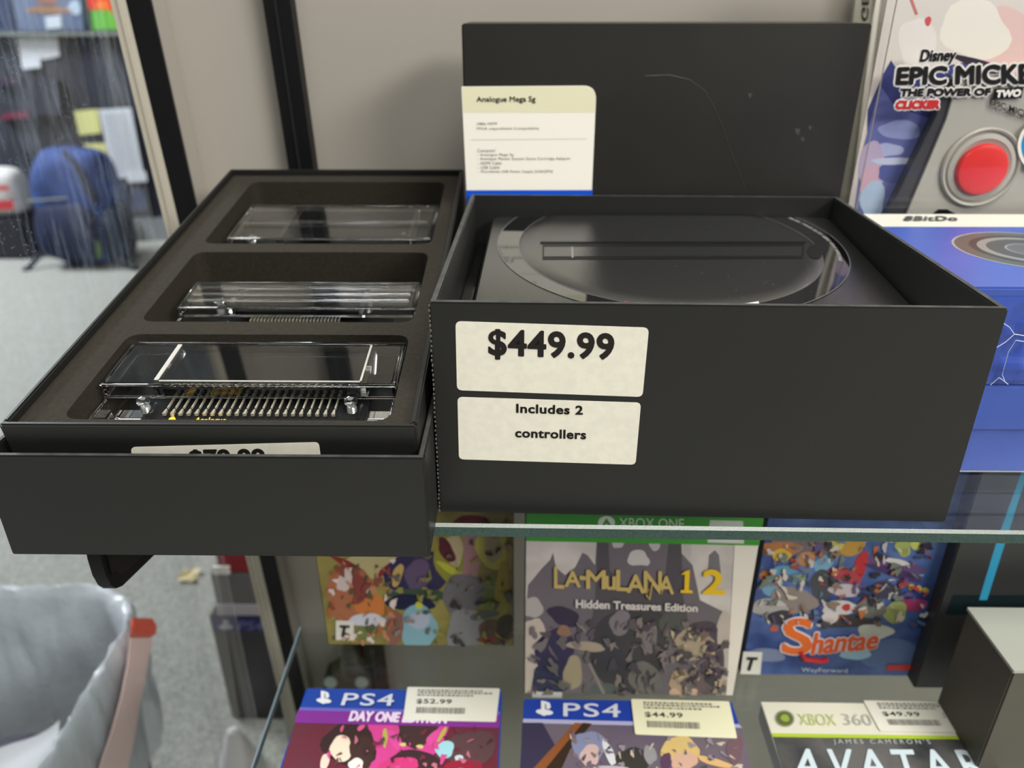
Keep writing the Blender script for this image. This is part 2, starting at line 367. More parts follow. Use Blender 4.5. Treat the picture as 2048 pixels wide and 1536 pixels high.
# information card
card = thing('information_card', 'white information card with cream heading and blue foot against the black lid', 'card', LF.pt(.02, .1, .001))
CF = LF.shift(.0006)
cq = quad(CF, [(935, 420), (1182, 420), (1193, 171), (923, 173)])
mb = MB(); mb.prism(CF, rnd(cq, [0, 0, .0085, 0], 8), 0, .0005, 0); cb = mb.build('card_sheet', M_WHITE, card)
CF2 = CF.shift(.0005)
printed('heading_band', CF2, [((226, 221, 190), [(927, 225), (1189, 225), (1192, 196), (1189, 184), (1181, 176), (1170, 172.5), (925, 174)])], cb)
printed('blue_band', CF2, [((22, 84, 208), [(935, 420), (1182, 420), (1185.5, 380), (932, 380.5)])], cb)
C0 = (58, 58, 56)
text('heading_text', 'Analogue Mega Sg', CF2, [(953, 206.5), (1071, 206.5), (1071, 192.5), (953, 193.5)], (38, 38, 36), cb, thick=.0001, n=.0002)
for s, x0, y0, x1, y1 in (('1080p HDMI', 954, 245, 994, 251.5), ('FPGA unparalleled Compatibility', 954, 254.5, 1078, 261), ('Contents/', 955, 298, 991, 304.5),
                          ('- Analogue Mega Sg', 955, 307, 1027, 313.5), ('- Analogue Master System Game Cartridge Adapter', 955, 314.7, 1141, 321.5),
                          ('- HDMI Cable', 956, 323.5, 1003, 329.5), ('- USB Cable', 956, 332, 999, 338), ('- Worldwide USB Power Supply [USA/JPN]', 956, 340.5, 1105, 347)):
    text('card_text', s, CF2, [(x0, y1), (x1, y1-.5), (x1, y0-.5), (x0, y0)], (96, 95, 90), cb, n=.0002, space=1.1)
printed('ruled_line', CF2, [((176, 174, 166), [(941, 280.3), (1174, 278.3), (1174, 277.4), (941, 279.4)])], cb)

# ================================================================ CONSOLE BOX (foreground right)
BO = Vector((-.0394, .3077, 0)); BW, BD, BH = .24, .2077, .1074
box = thing('console_box', 'large open black box at front right with two white price stickers', 'box', BO)
BG, bp = tray_box(box, BO, BW, BD, BH, .0034)
BF = BOXF(BO)                      # its front face
def sticker(name, px, r, parent, F, n=.00025, m=M_PAPER, curl=0):
    q = rnd(quad(F, px), r, 6); mb = MB(); mb.prism(F, q, .00005, n); return mb.build(name, m, parent)
st = sticker('price_sticker', [(914, 780), (1285, 793.5), (1298, 655), (911, 642)], .0026, bp['front_panel'], BF)
text('price_text', '$449.99', BF, [(978, 716.5), (1226, 725.5), (1228, 667), (978, 658)], (34, 30, 29), st, bold=.014, thick=.00030, n=.0004, space=1.08)
BFs = BF
st = sticker('note_sticker', [(918, 918), (1271, 929), (1282, 805), (915, 793.5)], .0024, bp['front_panel'], BF)
text('note_text', 'Includes 2', BF, [(1033, 824.5), (1165, 828.5), (1166, 811), (1033, 807)], (26, 24, 24), st, bold=.012, thick=.00012, n=.0004, space=1.06)
text('note_text', 'controllers', BF, [(1031, 873.5), (1171.5, 877.5), (1172, 860), (1031, 856)], (26, 24, 24), st, bold=.012, thick=.00012, n=.0004, space=1.06)
# frayed left front edge
mb = MB()
for i in range(46):
    z = BH*(i+.5)/46; j = rs.uniform(-.0002, .0002)
    mb.box(BF, (-.0002+j, z-.0006, -.0003), (.0004+j, z+.0003*rs.uniform(.2, 2), .00022))
mb.build('frayed_edge', mat('frayed_board', (96, 95, 90), .8), bp['front_panel'], label='frayed pale edge of the box', kind='stuff')
# inner tray that the console sits in
mb = MB(); IT = .070
mb.box(BG, (.0036, .0036, .0032), (.0100, BD-.0036, IT+.006)); mb.box(BG, (BW-.0100, .0036, .0032), (BW-.0036, BD-.0036, IT-.018)); mb.box(BG, (.0101, .0036, .0032), (BW-.0101, BD-.0036, .044))
mb.build('inner_tray', M_GLOSS, box, label='glossy black inner tray', bevel=.0006)

# console inside
KT = .08
K = Fr((0, .506, .0945), (1, 0, 0), (0, math.cos(KT), math.sin(KT)))   # plane of the console top, tilted a little to the front
con = thing('game_console', 'matte black game console with glossy ring lying inside the open box', 'console', (.09, .42, .0442))
VB = .0012
o_ = rnd([(-.0270, -.178), (.1962, -.178), (.2014, VB), (-.0199, VB)], .006, 5)
n = len(o_); ins = [(x+(.0895-x)*.012, y+(-.09-y)*.012) for x, y in o_]
vs = [K.pt(x, y, -.030) for x, y in o_]+[K.pt(x, y, -.0012) for x, y in o_]+[K.pt(x, y, 0) for x, y in ins]
fs = [tuple(range(n))[::-1], tuple(range(2*n, 3*n))]+[(i, (i+1) % n, n+(i+1) % n, n+i) for i in range(n)]+[(n+i, n+(i+1) % n, 2*n+(i+1) % n, 2*n+i) for i in range(n)]
body = mesh('shell', vs, fs, M_DARKPLASTIC, con)
CO, RO, CI, RI = (.0880, -.0477), .1027, (.0865, -.0521), .0888
VT, VL = VB-.0012, -.1765
def cpt(c, r, t): return (c[0]+r*math.cos(t), max(VL, min(VT, c[1]+r*math.sin(t))))
def annulus(name, c0, r0, c1, r1, nn, m, parent, seg=180, label=None):
    v = []; 
    for i in range(seg):
        t = 2*math.pi*i/seg
        for c, r in ((c0, r0), (c1, r1)): v.append(K.pt(*cpt(c, r, t), nn))
    f = [(2*i, 2*i+1, 2*((i+1) % seg)+1, 2*((i+1) % seg)) for i in range(seg)]
    return mesh(name, v, f, m, parent, label=label)
ring = annulus('glossy_ring', CI, RI, CO, RO, .0003, M_RING, con, label='mirror gloss black ring')
annulus('ring_seam', CO, RO, CO, RO+.0006, .00036, mat('seam', (92, 92, 90), .3), ring)
annulus('ring_seam', CI, RI-.0003, CI, RI+.0001, .00042, mat('seam', (92, 92, 90), .3), ring)
seg = 120; v = []
for rr_, dz in ((RI-.0003, .0004), (RI-.002, .0010), (RI-.010, .0012)):
    for i in range(seg): v.append(K.pt(*cpt(CI, rr_, 2*math.pi*i/seg), dz))
f = [(k*seg+i, k*seg+(i+1) % seg, (k+1)*seg+(i+1) % seg, (k+1)*seg+i) for k in range(2) for i in range(seg)]
f.append(tuple(2*seg+i for i in range(seg)))
disc = mesh('round_deck', v, f, M_DARKPLASTIC, con, smooth=True)
TFd = K.shift(.0013)
def slot_part(name, px, n0, n1, m, bevel=0):
    mb = MB(); mb.prism(TFd, quad(TFd, px), n0, n1); return mb.build(name, m, disc, bevel=bevel)
slot_part('slot_well', [(1085, 519), (1606, 517), (1608, 486), (1085, 486)], 0, .00012, mat('slot_black', (5, 5, 6), .5))
slot_part('slot_flap', [(1088, 514), (1602, 512), (1604, 494), (1088, 495)], .00013, .00035, M_DARKPLASTIC, .0002)
slot_part('flap_seam', [(1143, 517), (1147, 517), (1146, 495), (1142.5, 495)], .0004, .0005, mat('flap_seam', (120, 118, 112), .4))
slot_part('slot_lip', [(1080, 486), (1612, 486), (1610, 484), (1083, 484)], .0001, .0006, mat('lip', (26, 26, 26), .3))
printed('thumb_recess', TFd, [(mat('recess_black', (22, 22, 22), .4), 'e', 1630, 503, 16, 14, 0, .05)], disc)
mb = MB(); rs = random.Random(5); RF = K.shift(.0005)
for i in range(60):
    t = math.radians(27.5)-math.radians(46)*i/60
    if i % 9 == 8: continue
    r0 = RO-.0062+rs.uniform(0, .0006); r1 = RO-.0036-rs.uniform(0, .0006); dt = rs.uniform(.004, .008)
    v = [(CO[0]+r_*math.cos(tt), CO[1]+r_*math.sin(tt)) for r_, tt in ((r0, t), (r1, t), (r1, t+dt), (r0, t+dt))]
    mb.add([RF.pt(x, min(y, VT), .0001) for x, y in v], [(0, 1, 2, 3)])
mb.build('ring_lettering', ink((170, 168, 160)), ring, kind='stuff', label='tiny pale lettering running along the ring')
printed('ring_mark', RF, [((176, 42, 48), [(1244, 607), (1278, 609), (1250, 603)])], ring, label='red printed mark', n0=.0002)
printed('ring_mark', RF, [((215, 213, 205), [(1470, 608), (1518, 608), (1516, 600), (1496, 601)])], ring, label='white printed mark', n0=.0002)
rs = random.Random(21); mb = MB()
for i in range(70):
    x, y = rs.uniform(1060, 1640), rs.uniform(450, 600); u_, v_ = TFd.hit(x, y); e_ = rs.uniform(.00012, .0003)
    mb.add([TFd.pt(u_+e_*math.cos(k*2.1), v_+e_*math.sin(k*2.1), .0002) for k in range(3)], [(0, 1, 2)])
mb.build('dust_specks', ink((150, 148, 140)), disc, kind='stuff')

# ================================================================ TRAY OF ADAPTERS (left)
OO = Vector((-.2271, .2732, 0))
lt = thing('lower_box_half', 'black open box half at front left overhanging the shelf edge', 'box', OO)
LG, lp = tray_box(lt, OO, .1868, .315, .0516, .0030, an=0)
TO = Vector((-.2186, .2792, .0632)); tt = math.atan2(.0472, .306)
TV = Vector((0, math.cos(tt), math.sin(tt))); TN = Vector((0, -math.sin(tt), math.cos(tt)))
IW, IL, IHt = .1748, .3105, .045
# frame of the tray top: u right, v back along the tilt, n up ; n=0 is the rim
T = Fr(TO, (1, 0, 0), TV, TN)
tr = thing('adapter_tray', 'tilted black tray with foam insert holding three clear adapters', 'tray', T.pt(0, 0, -IHt))
tw = .0028
for nm, A, B in (('front_panel', (0, 0, -IHt), (IW, tw, 0)), ('back_panel', (0, IL-tw, -IHt), (IW, IL, 0)), ('side_panel', (0, tw, -IHt), (tw, IL-tw, 0)), ('side_panel', (IW-tw, tw, -IHt), (IW, IL-tw, 0)), ('bottom_panel', (tw, tw, -IHt), (IW-tw, IL-tw, -IHt+.002))):
    mb = MB(); mb.box(T, A, B); o = mb.build(nm, M_BLACK, tr, bevel=.0008, smooth=True)
    if nm == 'front_panel': tfront = o
# foam with three cut-outs
FN = -.0042
TFo = T.shift(FN)
sl = [[(128, 842), (752, 842), (832, 700), (822, 668), (262, 668), (243, 676)], [(262, 645), (822, 645), (856, 507), (392, 505)], [(400, 488), (862, 490), (893, 372), (878, 366), (497, 364), (480, 370)]]
slots = []
for px in sl:
    q = quad(TFo, px); us = [p[0] for p in q]; v_ = [p[1] for p in q]
    slots.append([min(v_), max(v_)])
SD = .024
SU = (.0205, IW-.0125)
sv = [(.0095, .0800), (.0925, .1760), (.1880, .2950)]
bm = bmesh.new()
def loop(pts, n): return [bm.verts.new(T.pt(u, v, n)-origin_of(tr)) for u, v in pts]
outer = loop([(tw, tw), (IW-tw, tw), (IW-tw, IL-tw), (tw, IL-tw)], FN); edges = []
for i in range(4): edges.append(bm.edges.new((outer[i], outer[(i+1) % 4])))
for (v0, v1) in sv:
    pts = rnd([(SU[0], v0), (SU[1], v0), (SU[1], v1), (SU[0], v1)], .0075, 6)
    L = loop(pts, FN); Lb = loop(pts, FN-SD)
    for i in range(len(L)):
        edges.append(bm.edges.new((L[i], L[(i+1) % len(L)])))
    for i in range(len(L)):
        j = (i+1) % len(L); bm.faces.new((L[i], L[j], Lb[j], Lb[i]))
    bm.faces.new(Lb)
bmesh.ops.triangle_fill(bm, use_beauty=True, use_dissolve=False, edges=edges, normal=TN)
me = bpy.data.meshes.new('foam_insert'); bm.to_mesh(me); bm.free(); me.materials.append(M_FOAM)
fo = bpy.data.objects.new('foam_insert', me); COL.objects.link(fo); fo.parent = tr
# price sticker on the tray front, half hidden
PF = Fr(TO, (1, 0, 0), TN)
st = sticker('price_sticker', [(272, 985), (650, 975), (637.6, 884), (262, 894)], .0022, tfront, PF, n=.0002)
text('price_text', '$79.99', PF, [(381, 939), (530, 934), (528, 897), (378, 899)], (34, 30, 29), st, bold=.016, thick=.0003, n=.0003, space=1.06)

def adapter(label, u0, u1, v0, v1, top, hh, vb, ribs, pins, posts, fr=.0030, logo=None, pinkind=None, steps=()):
    """clear cartridge adapter: v0..v1 hood, vb front of the thin base; top = n of the hood top"""
    r = thing('cartridge_adapter', label, 'adapter', T.pt((u0+u1)/2, (v0+v1)/2, FN-SD), 'clear cartridge adapters in the foam tray')
    bn = top-hh
    def glass(name, shapes, bev=.0008):
        mb = MB()
        for A, B in shapes: mb.box(T, A, B)
        return mb.build(name, M_ACR, r, bevel=bev, seg=3, smooth=True)
    g = .00015
    # raised frame round the window, one bar per side
    glass('frame_bar', [((u0, v0, bn), (u1, v0+fr*.7, top))]); glass('frame_bar', [((u0, v1-fr*.6, bn), (u1, v1, top))])
    glass('frame_bar', [((u0, v0+fr*.7+g, bn), (u0+fr*.6, v1-fr*.6-g, top))]); glass('frame_bar', [((u1-fr*.6, v0+fr*.7+g, bn), (u1, v1-fr*.6-g, top))])
    glass('window_plate', [((u0+fr*.6+g, v0+fr*.7+g, top-.0016), (u1-fr*.6-g, v1-fr*.6-g, top-.0006))], .0002)
    for k, ru in enumerate(ribs):
        mb = MB(); mb.prism(Fr(T.pt(ru, 0, 0), TV, TN), [(v0+.003, bn), (v1-.012, bn-.004), (v1-.003, top-.005), (v1-.006, top-.0018), (v0+.003, top-.0018)], 0, .0026)
        mb.build('rib', M_ACR, r, bevel=.0005, smooth=True)
    mb = MB(); mb.box(T, (ribs[0]+.0035, v0+.004, bn-.001), (ribs[1]-.001, v1-.003, top-.0045)); mb.build('cartridge_bay', M_GLOSS, r, bevel=.0004, label='glossy black cartridge bay')
    # pale frosted strips painting bright edge highlights round the window
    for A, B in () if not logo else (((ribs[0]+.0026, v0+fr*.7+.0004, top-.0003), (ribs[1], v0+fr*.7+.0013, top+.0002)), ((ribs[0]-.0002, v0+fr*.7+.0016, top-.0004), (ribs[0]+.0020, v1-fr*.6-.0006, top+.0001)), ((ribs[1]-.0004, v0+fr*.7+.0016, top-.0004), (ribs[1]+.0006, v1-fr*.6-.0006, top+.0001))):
        mb = MB(); mb.box(T, A, B); mb.build('edge_highlight', M_FROST_HILITE, r, bevel=.0002)
    for a_, b_ in steps: glass('ridge', [((u0+.004, a_, top+.0001), (u1-.004, b_, top+.0018))], .0004)
    # base
    mb = MB(); mb.prism(T, rnd([(u0+.003, vb), (u1-.003, vb), (u1-.003, v0-.0003), (u0+.003, v0-.0003)], [.004, .004, 0, 0], 5), bn-.0078, bn-.0063); mb.build('base_plate', M_ACR, r, bevel=.0003, smooth=True)
    glass('base_rail', [((u0+.0005, vb+.001, bn-.006), (u0+.0026, v0-.0004, bn+.0012))]); glass('base_rail', [((u1-.0026, vb+.001, bn-.006), (u1-.0005, v0-.0004, bn+.0012))])
    for ru in ribs: glass('brace', [((ru, vb+.0005, bn-.0052), (ru+.0012, v0-.0006, bn-.0014))], .0002)
    mb = MB(); mb.box(T, (u0+.003, vb+.002, FN-SD+.0003), (u1-.003, v1-.002, bn-.0105)); mb.build('base_block', mat('base_dark', (22, 22, 22), .3), r, label='dark block under the clear shell')
    pu0, pu1, np_, pv0, pv1 = pins
    bd = MB(); bd.box(T, (u0+.020, vb+.0015, bn-.0060), (u1-.014, v0+.008, bn-.0046)); board = bd.build('circuit_board', mat('board_black', (20, 20, 21), .6, spec=.25), r)
    M_PIN = mat('contact_metal', (214, 206, 184), .3, metal=.6)
    vs_ = pv1-pv0; pk_w = min(1, (pu1-pu0)/(np_-1)/.0046)
    def pin(mb, u):
        mb.box(T, (u-.0004*pk_w, pv0+vs_*.40, bn-.0036), (u+.0004*pk_w, pv1+.003, bn-.0026))
        mb.prism(T, [(u-.0010*pk_w, pv0), (u+.0010*pk_w, pv0), (u+.0004*pk_w, pv0+vs_*.30), (u-.0004*pk_w, pv0+vs_*.30)], bn-.0038, bn-.0024)
    if pinkind:
        mb = MB()
        for i in range(np_): pin(mb, pu0+(pu1-pu0)*i/(np_-1))
        mb.build('contact_pins', M_PIN, r, kind='stuff')
    else:
        for i in range(np_):
            u = pu0+(pu1-pu0)*i/(np_-1)
            if i == 0: mb = MB(); pin(mb, u); pin0 = mb.build('contact_pin', M_PIN, board); ub = u
            else: c = pin0.copy(); COL.objects.link(c); c.parent = board; c.location = T.U*(u-ub)
    for (pu, pv) in posts:
        mb = MB(); mb.cyl(T, pu, pv, .0030, .0030, bn-.0001, bn+.0022)
        mb.build('screw_post', M_ACR, r, bevel=.0005, smooth=True)
        mb = MB()
        for k in range(4): mb.cyl(T, pu, pv, .0024, .0018, bn-.0058+k*.0011, bn-.0050+k*.0011, seg=20)
        mb.build('screw_thread', mat('screw_metal', (196, 196, 190), .25, metal=.8), r, smooth=True, kind='stuff')
        mb = MB(); mb.cyl(T, pu, pv, .0012, .0012, bn+.0023, bn+.0026, seg=14); mb.build('screw_head', mat('screw_metal', (196, 196, 190), .25, metal=.8), r)
    if logo:
        F_ = T.shift(bn-.0045)
        text('logo_text', 'Analogue', F_, [(386, 850), (452, 850), (452, 835), (390, 835)], (236, 190, 56), r, thick=.0001, shear=.2, n=.0001)
        printed('logo_dot', F_, [((240, 196, 70), 'e', 345, 842, 8, 9, 0, .2)], r)
    return r
def uv(px, py, n): return T.hit(px, py, n)
n1 = -.0052
q = [uv(*p, n1) for p in ((195, 770), (790, 777), (808, 684), (250, 678))]
A1 = (.0240, .1612, .0365, .0752)
B1 = n1-.0078
def pr(pts, n): return [uv(*p, n) for p in pts]
(pa, pb), (pc, pd) = pr(((327, 826), (676, 797)), B1-.0022)
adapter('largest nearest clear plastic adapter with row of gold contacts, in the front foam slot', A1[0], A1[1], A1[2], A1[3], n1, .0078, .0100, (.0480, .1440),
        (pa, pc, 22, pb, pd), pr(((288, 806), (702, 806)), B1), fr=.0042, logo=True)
n2, B2 = -.0095, -.0155
(pa, pb), (pc, pd) = pr(((500, 640), (688, 612)), B2-.0022)
adapter('middle clear plastic adapter with stepped ridges in the centre foam slot', .0290, .1602, .1165, .1480, n2, .0060, .0945, (.0560, .1290),
        (pa, pc, 26, pb, pd), pr(((440, 606), (736, 602)), B2), fr=.0036, steps=((.123, .1262), (.130, .1335), (.138, .141)))
n3, B3 = -.0090, -.0140
(pa, pb), (pc, pd) = pr(((575, 487), (765, 478)), B3-.0022)
adapter('farthest flat clear plastic adapter at the back end of the foam tray', .0280, .1600, .2060, .2640, n3, .0050, .1935, (.0600, .1440),
        (pa, pc, 30, pb, pd), pr(((505, 480), (808, 476)), B3), fr=.0036, pinkind='stuff', steps=((.2300, .2318),))

# ================================================================ BLUE BOXES (right)
YB = .3461
def blue_box(label, z0, z1, seam, x0=.2072, x1=.52, y0=YB, y1=.4875):
    r = thing('blue_box', label, 'box', (x0, y0, z0), 'blue cardboard controller boxes')
    m = mat('blue_card', (62, 86, 166), .34, spec=.5, var=.04, scale=30, bump=.25, bscale=70)
    mb = MB(); mb.box(WORLD, (x0, y0, z0+.0004), (x1, y1, z1)); b_ = mb.build('carton', m, r, bevel=.0011, smooth=True)
    mb = MB(); mb.box(WORLD, (x0+.001, y0+.001, z0), (x1-.001, y1-.001, z0+.0004)); mb.build('white_base_edge', M_WHITE, r)
    return r, b_, m
rl, bl_, mB = blue_box('lower blue cardboard box with a seam, beneath the torn blue box', 0, .0512, True)
FB = WALLF(YB-.0001)
mb = MB(); q = [FB.hit(1935, 861), FB.hit(2070, 862)]; mb.box(WORLD, (.2072, YB-.0012, .0262), (.52, YB, .0508)); mb.build('lid_flap', mB, rl, bevel=.0005)
ru, bu, mB = blue_box('upper blue box with round dial picture on top and crushed torn front', .0514, .1016, False)
FTt = FLOORF(.1016)
wy = .4560
printed('white_band', FTt, [(ink((206, 204, 190)), [(.2076, wy), (.52, wy), (.52, .4872), (.2076, .4872)])], bu, uv=True)
text('brand_text', '8BitDo', FTt, [(1806, 443), (1914, 443), (1912, 434), (1812, 434)], (70, 72, 76), bu, thick=.0004, n=.0006, space=1.1)
EL = lambda cx_, cy_, rx, ry: [(cx_+rx*math.cos(t*.1571), cy_+ry*math.sin(t*.1571)) for t in range(40)]
cu_, cv_ = FTt.hit(2062, 500)
def disc_uv(r): return [(cu_+r*math.cos(t*.1257), cv_+r*.95*math.sin(t*.1257)) for t in range(50)]
printed('dial_picture', FTt, [((150, 150, 142), disc_uv(.0385)), ((84, 84, 78), disc_uv(.0372)), ((58, 58, 54), disc_uv(.030)), ((130, 130, 126), disc_uv(.026)), ((74, 74, 72), disc_uv(.0215)), ((140, 140, 136), disc_uv(.0125)), ((92, 92, 90), disc_uv(.0115))], bu, uv=True, label='printed picture of a grey round dial')
# crushed and torn front of the upper blue box
FBu = WALLF(YB)
rs = random.Random(11); gx = [.209+.0016*i for i in range(42)]; gz = [.0525+.0016*j for j in range(29)]
v = []; 
for z in gz:
    for x in gx:
        d = noise.noise(Vector((x*120, z*120, 0)))*.0012+abs(noise.noise(Vector((x*60+5, z*60, 3))))*.0022
        fade = min(1, (.1-z)/.012, (z-.0505)/.004)
        v.append((x, YB-.0003-max(0, d)*max(0, fade), z))
nx = len(gx); f = [(j*nx+i, j*nx+i+1, (j+1)*nx+i+1, (j+1)*nx+i) for j in range(len(gz)-1) for i in range(nx-1)]
cr = mesh('crushed_flap', v, f, mat('blue_crumpled', (52, 76, 160), .32, spec=.6, var=.1, scale=60), bu, smooth=False, label='crumpled torn blue card')
mb = MB()
for pl in ([(1984, 692), (2004, 680), (2022, 664)], [(2022, 664), (2012, 650), (2000, 642), (1996, 636)], [(2022, 664), (2050, 668)], [(2050, 680), (2025, 676), (2010, 700), (1998, 745), (2004, 760)], [(1975, 765), (1992, 750), (2010, 764)]):
    pts = [Vector(FB.pt(*FB.hit(*p), .0028)) for p in pl]; mb.tube(pts, .00018, 4)
mb.build('torn_edge', mat('torn_white', (212, 220, 240), .8), bu, label='white torn paper fibres')

# ================================================================ CLEAR PACKAGE (top right)
YP = .515
pk = thing('blister_package', 'clear clamshell package with a grey controller and big red button at upper right', 'package', (.21, YP, 0))
PFm = WALLF(YP)
x0 = .2128
mb = MB(); mb.box(WORLD, (x0-.002, YP-.016, .0005), (.440, YP+.004, .0013)); 
mb.build('base_fold', M_CLAM, pk)
mb = MB(); mb.box(WORLD, (x0+.003, YP, .0015), (.435, YP+.0008, .285))
SKY = mat('card_art_base', (206, 198, 190), .4, rgb2=(236, 226, 214), scale=14, var=.04)
cardp = mb.build('backing_card', SKY, pk)
R_ = (x0+.0031, .0016, .434, .284)
printed('card_art', PFm, [
    ((222, 214, 206), [(1790, -60), (2200, -60), (2200, 480), (1700, 480)]),
    ((230, 196, 190), 'e', 2010, 90, 60, 80), ((238, 232, 220), 'e', 1950, 60, 70, 60), ((232, 226, 220), 'e', 1835, 90, 35, 60),
    ((66, 72, 128), [(1730, 480), (1735, 220), (1765, 150), (1782, 120), (1800, 150), (1850, 150), (1900, 130), (1960, 120), (2000, 130), (1960, 250), (1850, 480)]),
    ((104, 110, 168), [(1700, 480), (1725, 300), (1760, 170), (1790, 215), (1870, 240), (1880, 300), (1800, 480)]),
    ((150, 158, 206), 'e', 1800, 260, 45, 18), ((176, 182, 220), 'e', 1775, 300, 30, 14), ((190, 172, 200), 'e', 1745, 330, 26, 50),
    ((84, 92, 150), 'e', 1790, 345, 36, 20), ((196, 202, 226), 'e', 1790, 322, 50, 7), ((206, 168, 184), 'e', 1738, 365, 16, 40, .2), ((176, 196, 220), 'e', 1745, 400, 24, 40),
    ((56, 48, 62), 'e', 1965, 130, 60, 10, .3), ((214, 90, 92), 'e', 1856, 42, 6, 10, .3), ((208, 120, 120), [(1818, -5), (1824, -5), (1836, 28), (1831, 30)]),
], cardp, rect=R_)
# controller body with side bevel, ring and red dome
gb = mat('controller_grey', (176, 172, 162), .35, spec=.5); db = mat('controller_dark', (62, 62, 66), .35)
mb = MB(); mb.prism(PFm, quad(PFm, [(1735, 520), (1822, 520), (1822, 418), (1902, 228), (1925, 150), (1888, 160), (1868, 232), (1770, 430)], .006), .0012, .009)
mb.build('controller_side', db, pk, bevel=.0008, smooth=True)
mb = MB(); mb.prism(PFm, quad(PFm, [(1780, 520), (2220, 520), (2240, 150), (1918, 150), (1892, 238), (1812, 428)], .010), .0013, .011)
cbod = mb.build('controller_body', gb, pk, bevel=.0012, smooth=True)
mb = MB(); mb.prism(PFm, quad(PFm, [(2030, 520), (2075, 520), (2130, 330), (2085, 330)], .011), .0111, .0118); mb.build('grip_groove', db, cbod, bevel=.0003)
bu_, bv_ = PFm.hit(1963, 336, .013)
def lathe(name, prof, m, parent, F=PFm, u=bu_, v=bv_, seg=48):
    vv = []; 
    for r, nn in prof:
        vv += [F.pt(u+r*math.cos(2*math.pi*i/seg), v+r*math.sin(2*math.pi*i/seg), nn) for i in range(seg)]
    k = len(prof); ff = [(a*seg+i, a*seg+(i+1) % seg, (a+1)*seg+(i+1) % seg, (a+1)*seg+i) for a in range(k-1) for i in range(seg)]
    ff.append(tuple((k-1)*seg+i for i in range(seg)))
    return mesh(name, vv, ff, m, parent, smooth=True)
lathe('button_ring', [(.0245, .0112), (.0245, .0128), (.0236, .0136), (.0225, .0130), (.0222, .0118), (.0212, .0118), (.0206, .0132), (.0180, .0138), (.0165, .0128)], gb, cbod)
rd = mat('red_plastic', (222, 52, 50), .3, spec=.5)
lathe('red_button', [(.0158, .0118), (.0158, .0150), (.0150, .0163), (.0125, .0170), (.004, .0170)], rd, cbod, u=bu_-.0003, v=bv_-.0008)
mb = MB(); mb.prism(PFm, quad(PFm, [(1866, 428), (1912, 428), (1895, 419), (1878, 419)], .012), .0112, .0125); mb.build('lower_button', M_BLKM, cbod, bevel=.0003)
TP = WALLF(YP-.0122)
text('title_outline', 'Disney', TP, [(1838, 130), (1908, 128), (1912, 98), (1842, 100)], (246, 242, 234), cbod, thick=.0010, n=.0003, shear=.1)
text('package_text', 'Disney', TP, [(1838, 130), (1908, 128), (1912, 98), (1842, 100)], (20, 20, 22), cbod, thick=.0003, n=.0008, shear=.1)
text('title_outline', 'EPIC MICKEY', TP, [(1792, 168), (2094, 166), (2092, 128), (1796, 136)], (246, 242, 234), cbod, thick=.0019, n=.0003)
text('package_text', 'EPIC MICKEY', TP, [(1792, 168), (2094, 166), (2092, 128), (1796, 136)], (26, 24, 24), cbod, thick=.0007, n=.0008)
text('title_outline', 'THE POWER OF', TP, [(1799, 192.5), (1979, 190), (1980, 177), (1802, 178)], (246, 242, 234), cbod, thick=.0014, n=.0003)
text('package_text', 'THE POWER OF', TP, [(1799, 192.5), (1979, 190), (1980, 177), (1802, 178)], (26, 24, 24), cbod, thick=.0004, n=.0008)
printed('word_box', TP, [((24, 22, 22), [(1984, 198), (2042, 196), (2046, 175), (1988, 177)])], cbod, n0=.0004)
text('package_text', 'TWO', TP, [(1990, 194), (2038, 192), (2041, 179), (1993, 181)], (244, 240, 232), cbod, thick=.0004, n=.0009)
text('title_outline', 'CLICKER', TP, [(1790, 217), (1876, 216), (1879, 201), (1794, 202)], (246, 242, 234), cbod, thick=.0015, n=.0003)
text('package_text', 'CLICKER', TP, [(1790, 217), (1876, 216), (1879, 201), (1794, 202)], (206, 46, 48), cbod, thick=.0005, n=.0008)
text('body_text', 'EPIC MICKEY', TP, [(1978, 208), (2075, 245), (2077, 230), (1980, 196)], (40, 38, 38), cbod, bold=.02, n=.0004)
text('body_text', 'THE POWER OF TWO', TP, [(1976, 216), (2070, 248), (2072, 240), (1977, 210)], (50, 48, 48), cbod, bold=.01, n=.0004)
bdg = [ (2086+54*math.cos(t*.1257)*1.0, 292+56*math.sin(t*.1257)) for t in range(50)]
bdg2 = [(2086+47*math.cos(t*.1257), 292+49*math.sin(t*.1257)) for t in range(50)]
printed('round_badge', TP, [((244, 240, 226), bdg), ((30, 150, 214), bdg2)], cbod, n0=.0018, step=.0001)
# clear shell
mb = MB()
mb.box(WORLD, (x0, YP-.0205, .0015), (.438, YP-.0199, .285)); mb.box(WORLD, (x0, YP-.0198, .0015), (x0+.0006, YP, .285)); mb.box(WORLD, (x0-.004, YP-.0006, .0015), (x0+.003, YP-.0001, .285))
mb.build('clear_shell', M_CLAM, pk)
mb = MB(); mb.tube([(x0, YP-.020, .002), (x0, YP-.020, .285)], .0004, 6); mb.tube([(x0-.004, YP, .002), (x0-.004, YP, .285)], .0005, 6)
mb.build('shell_fold', mat('blister_edge', (150, 140, 132), .25), pk)
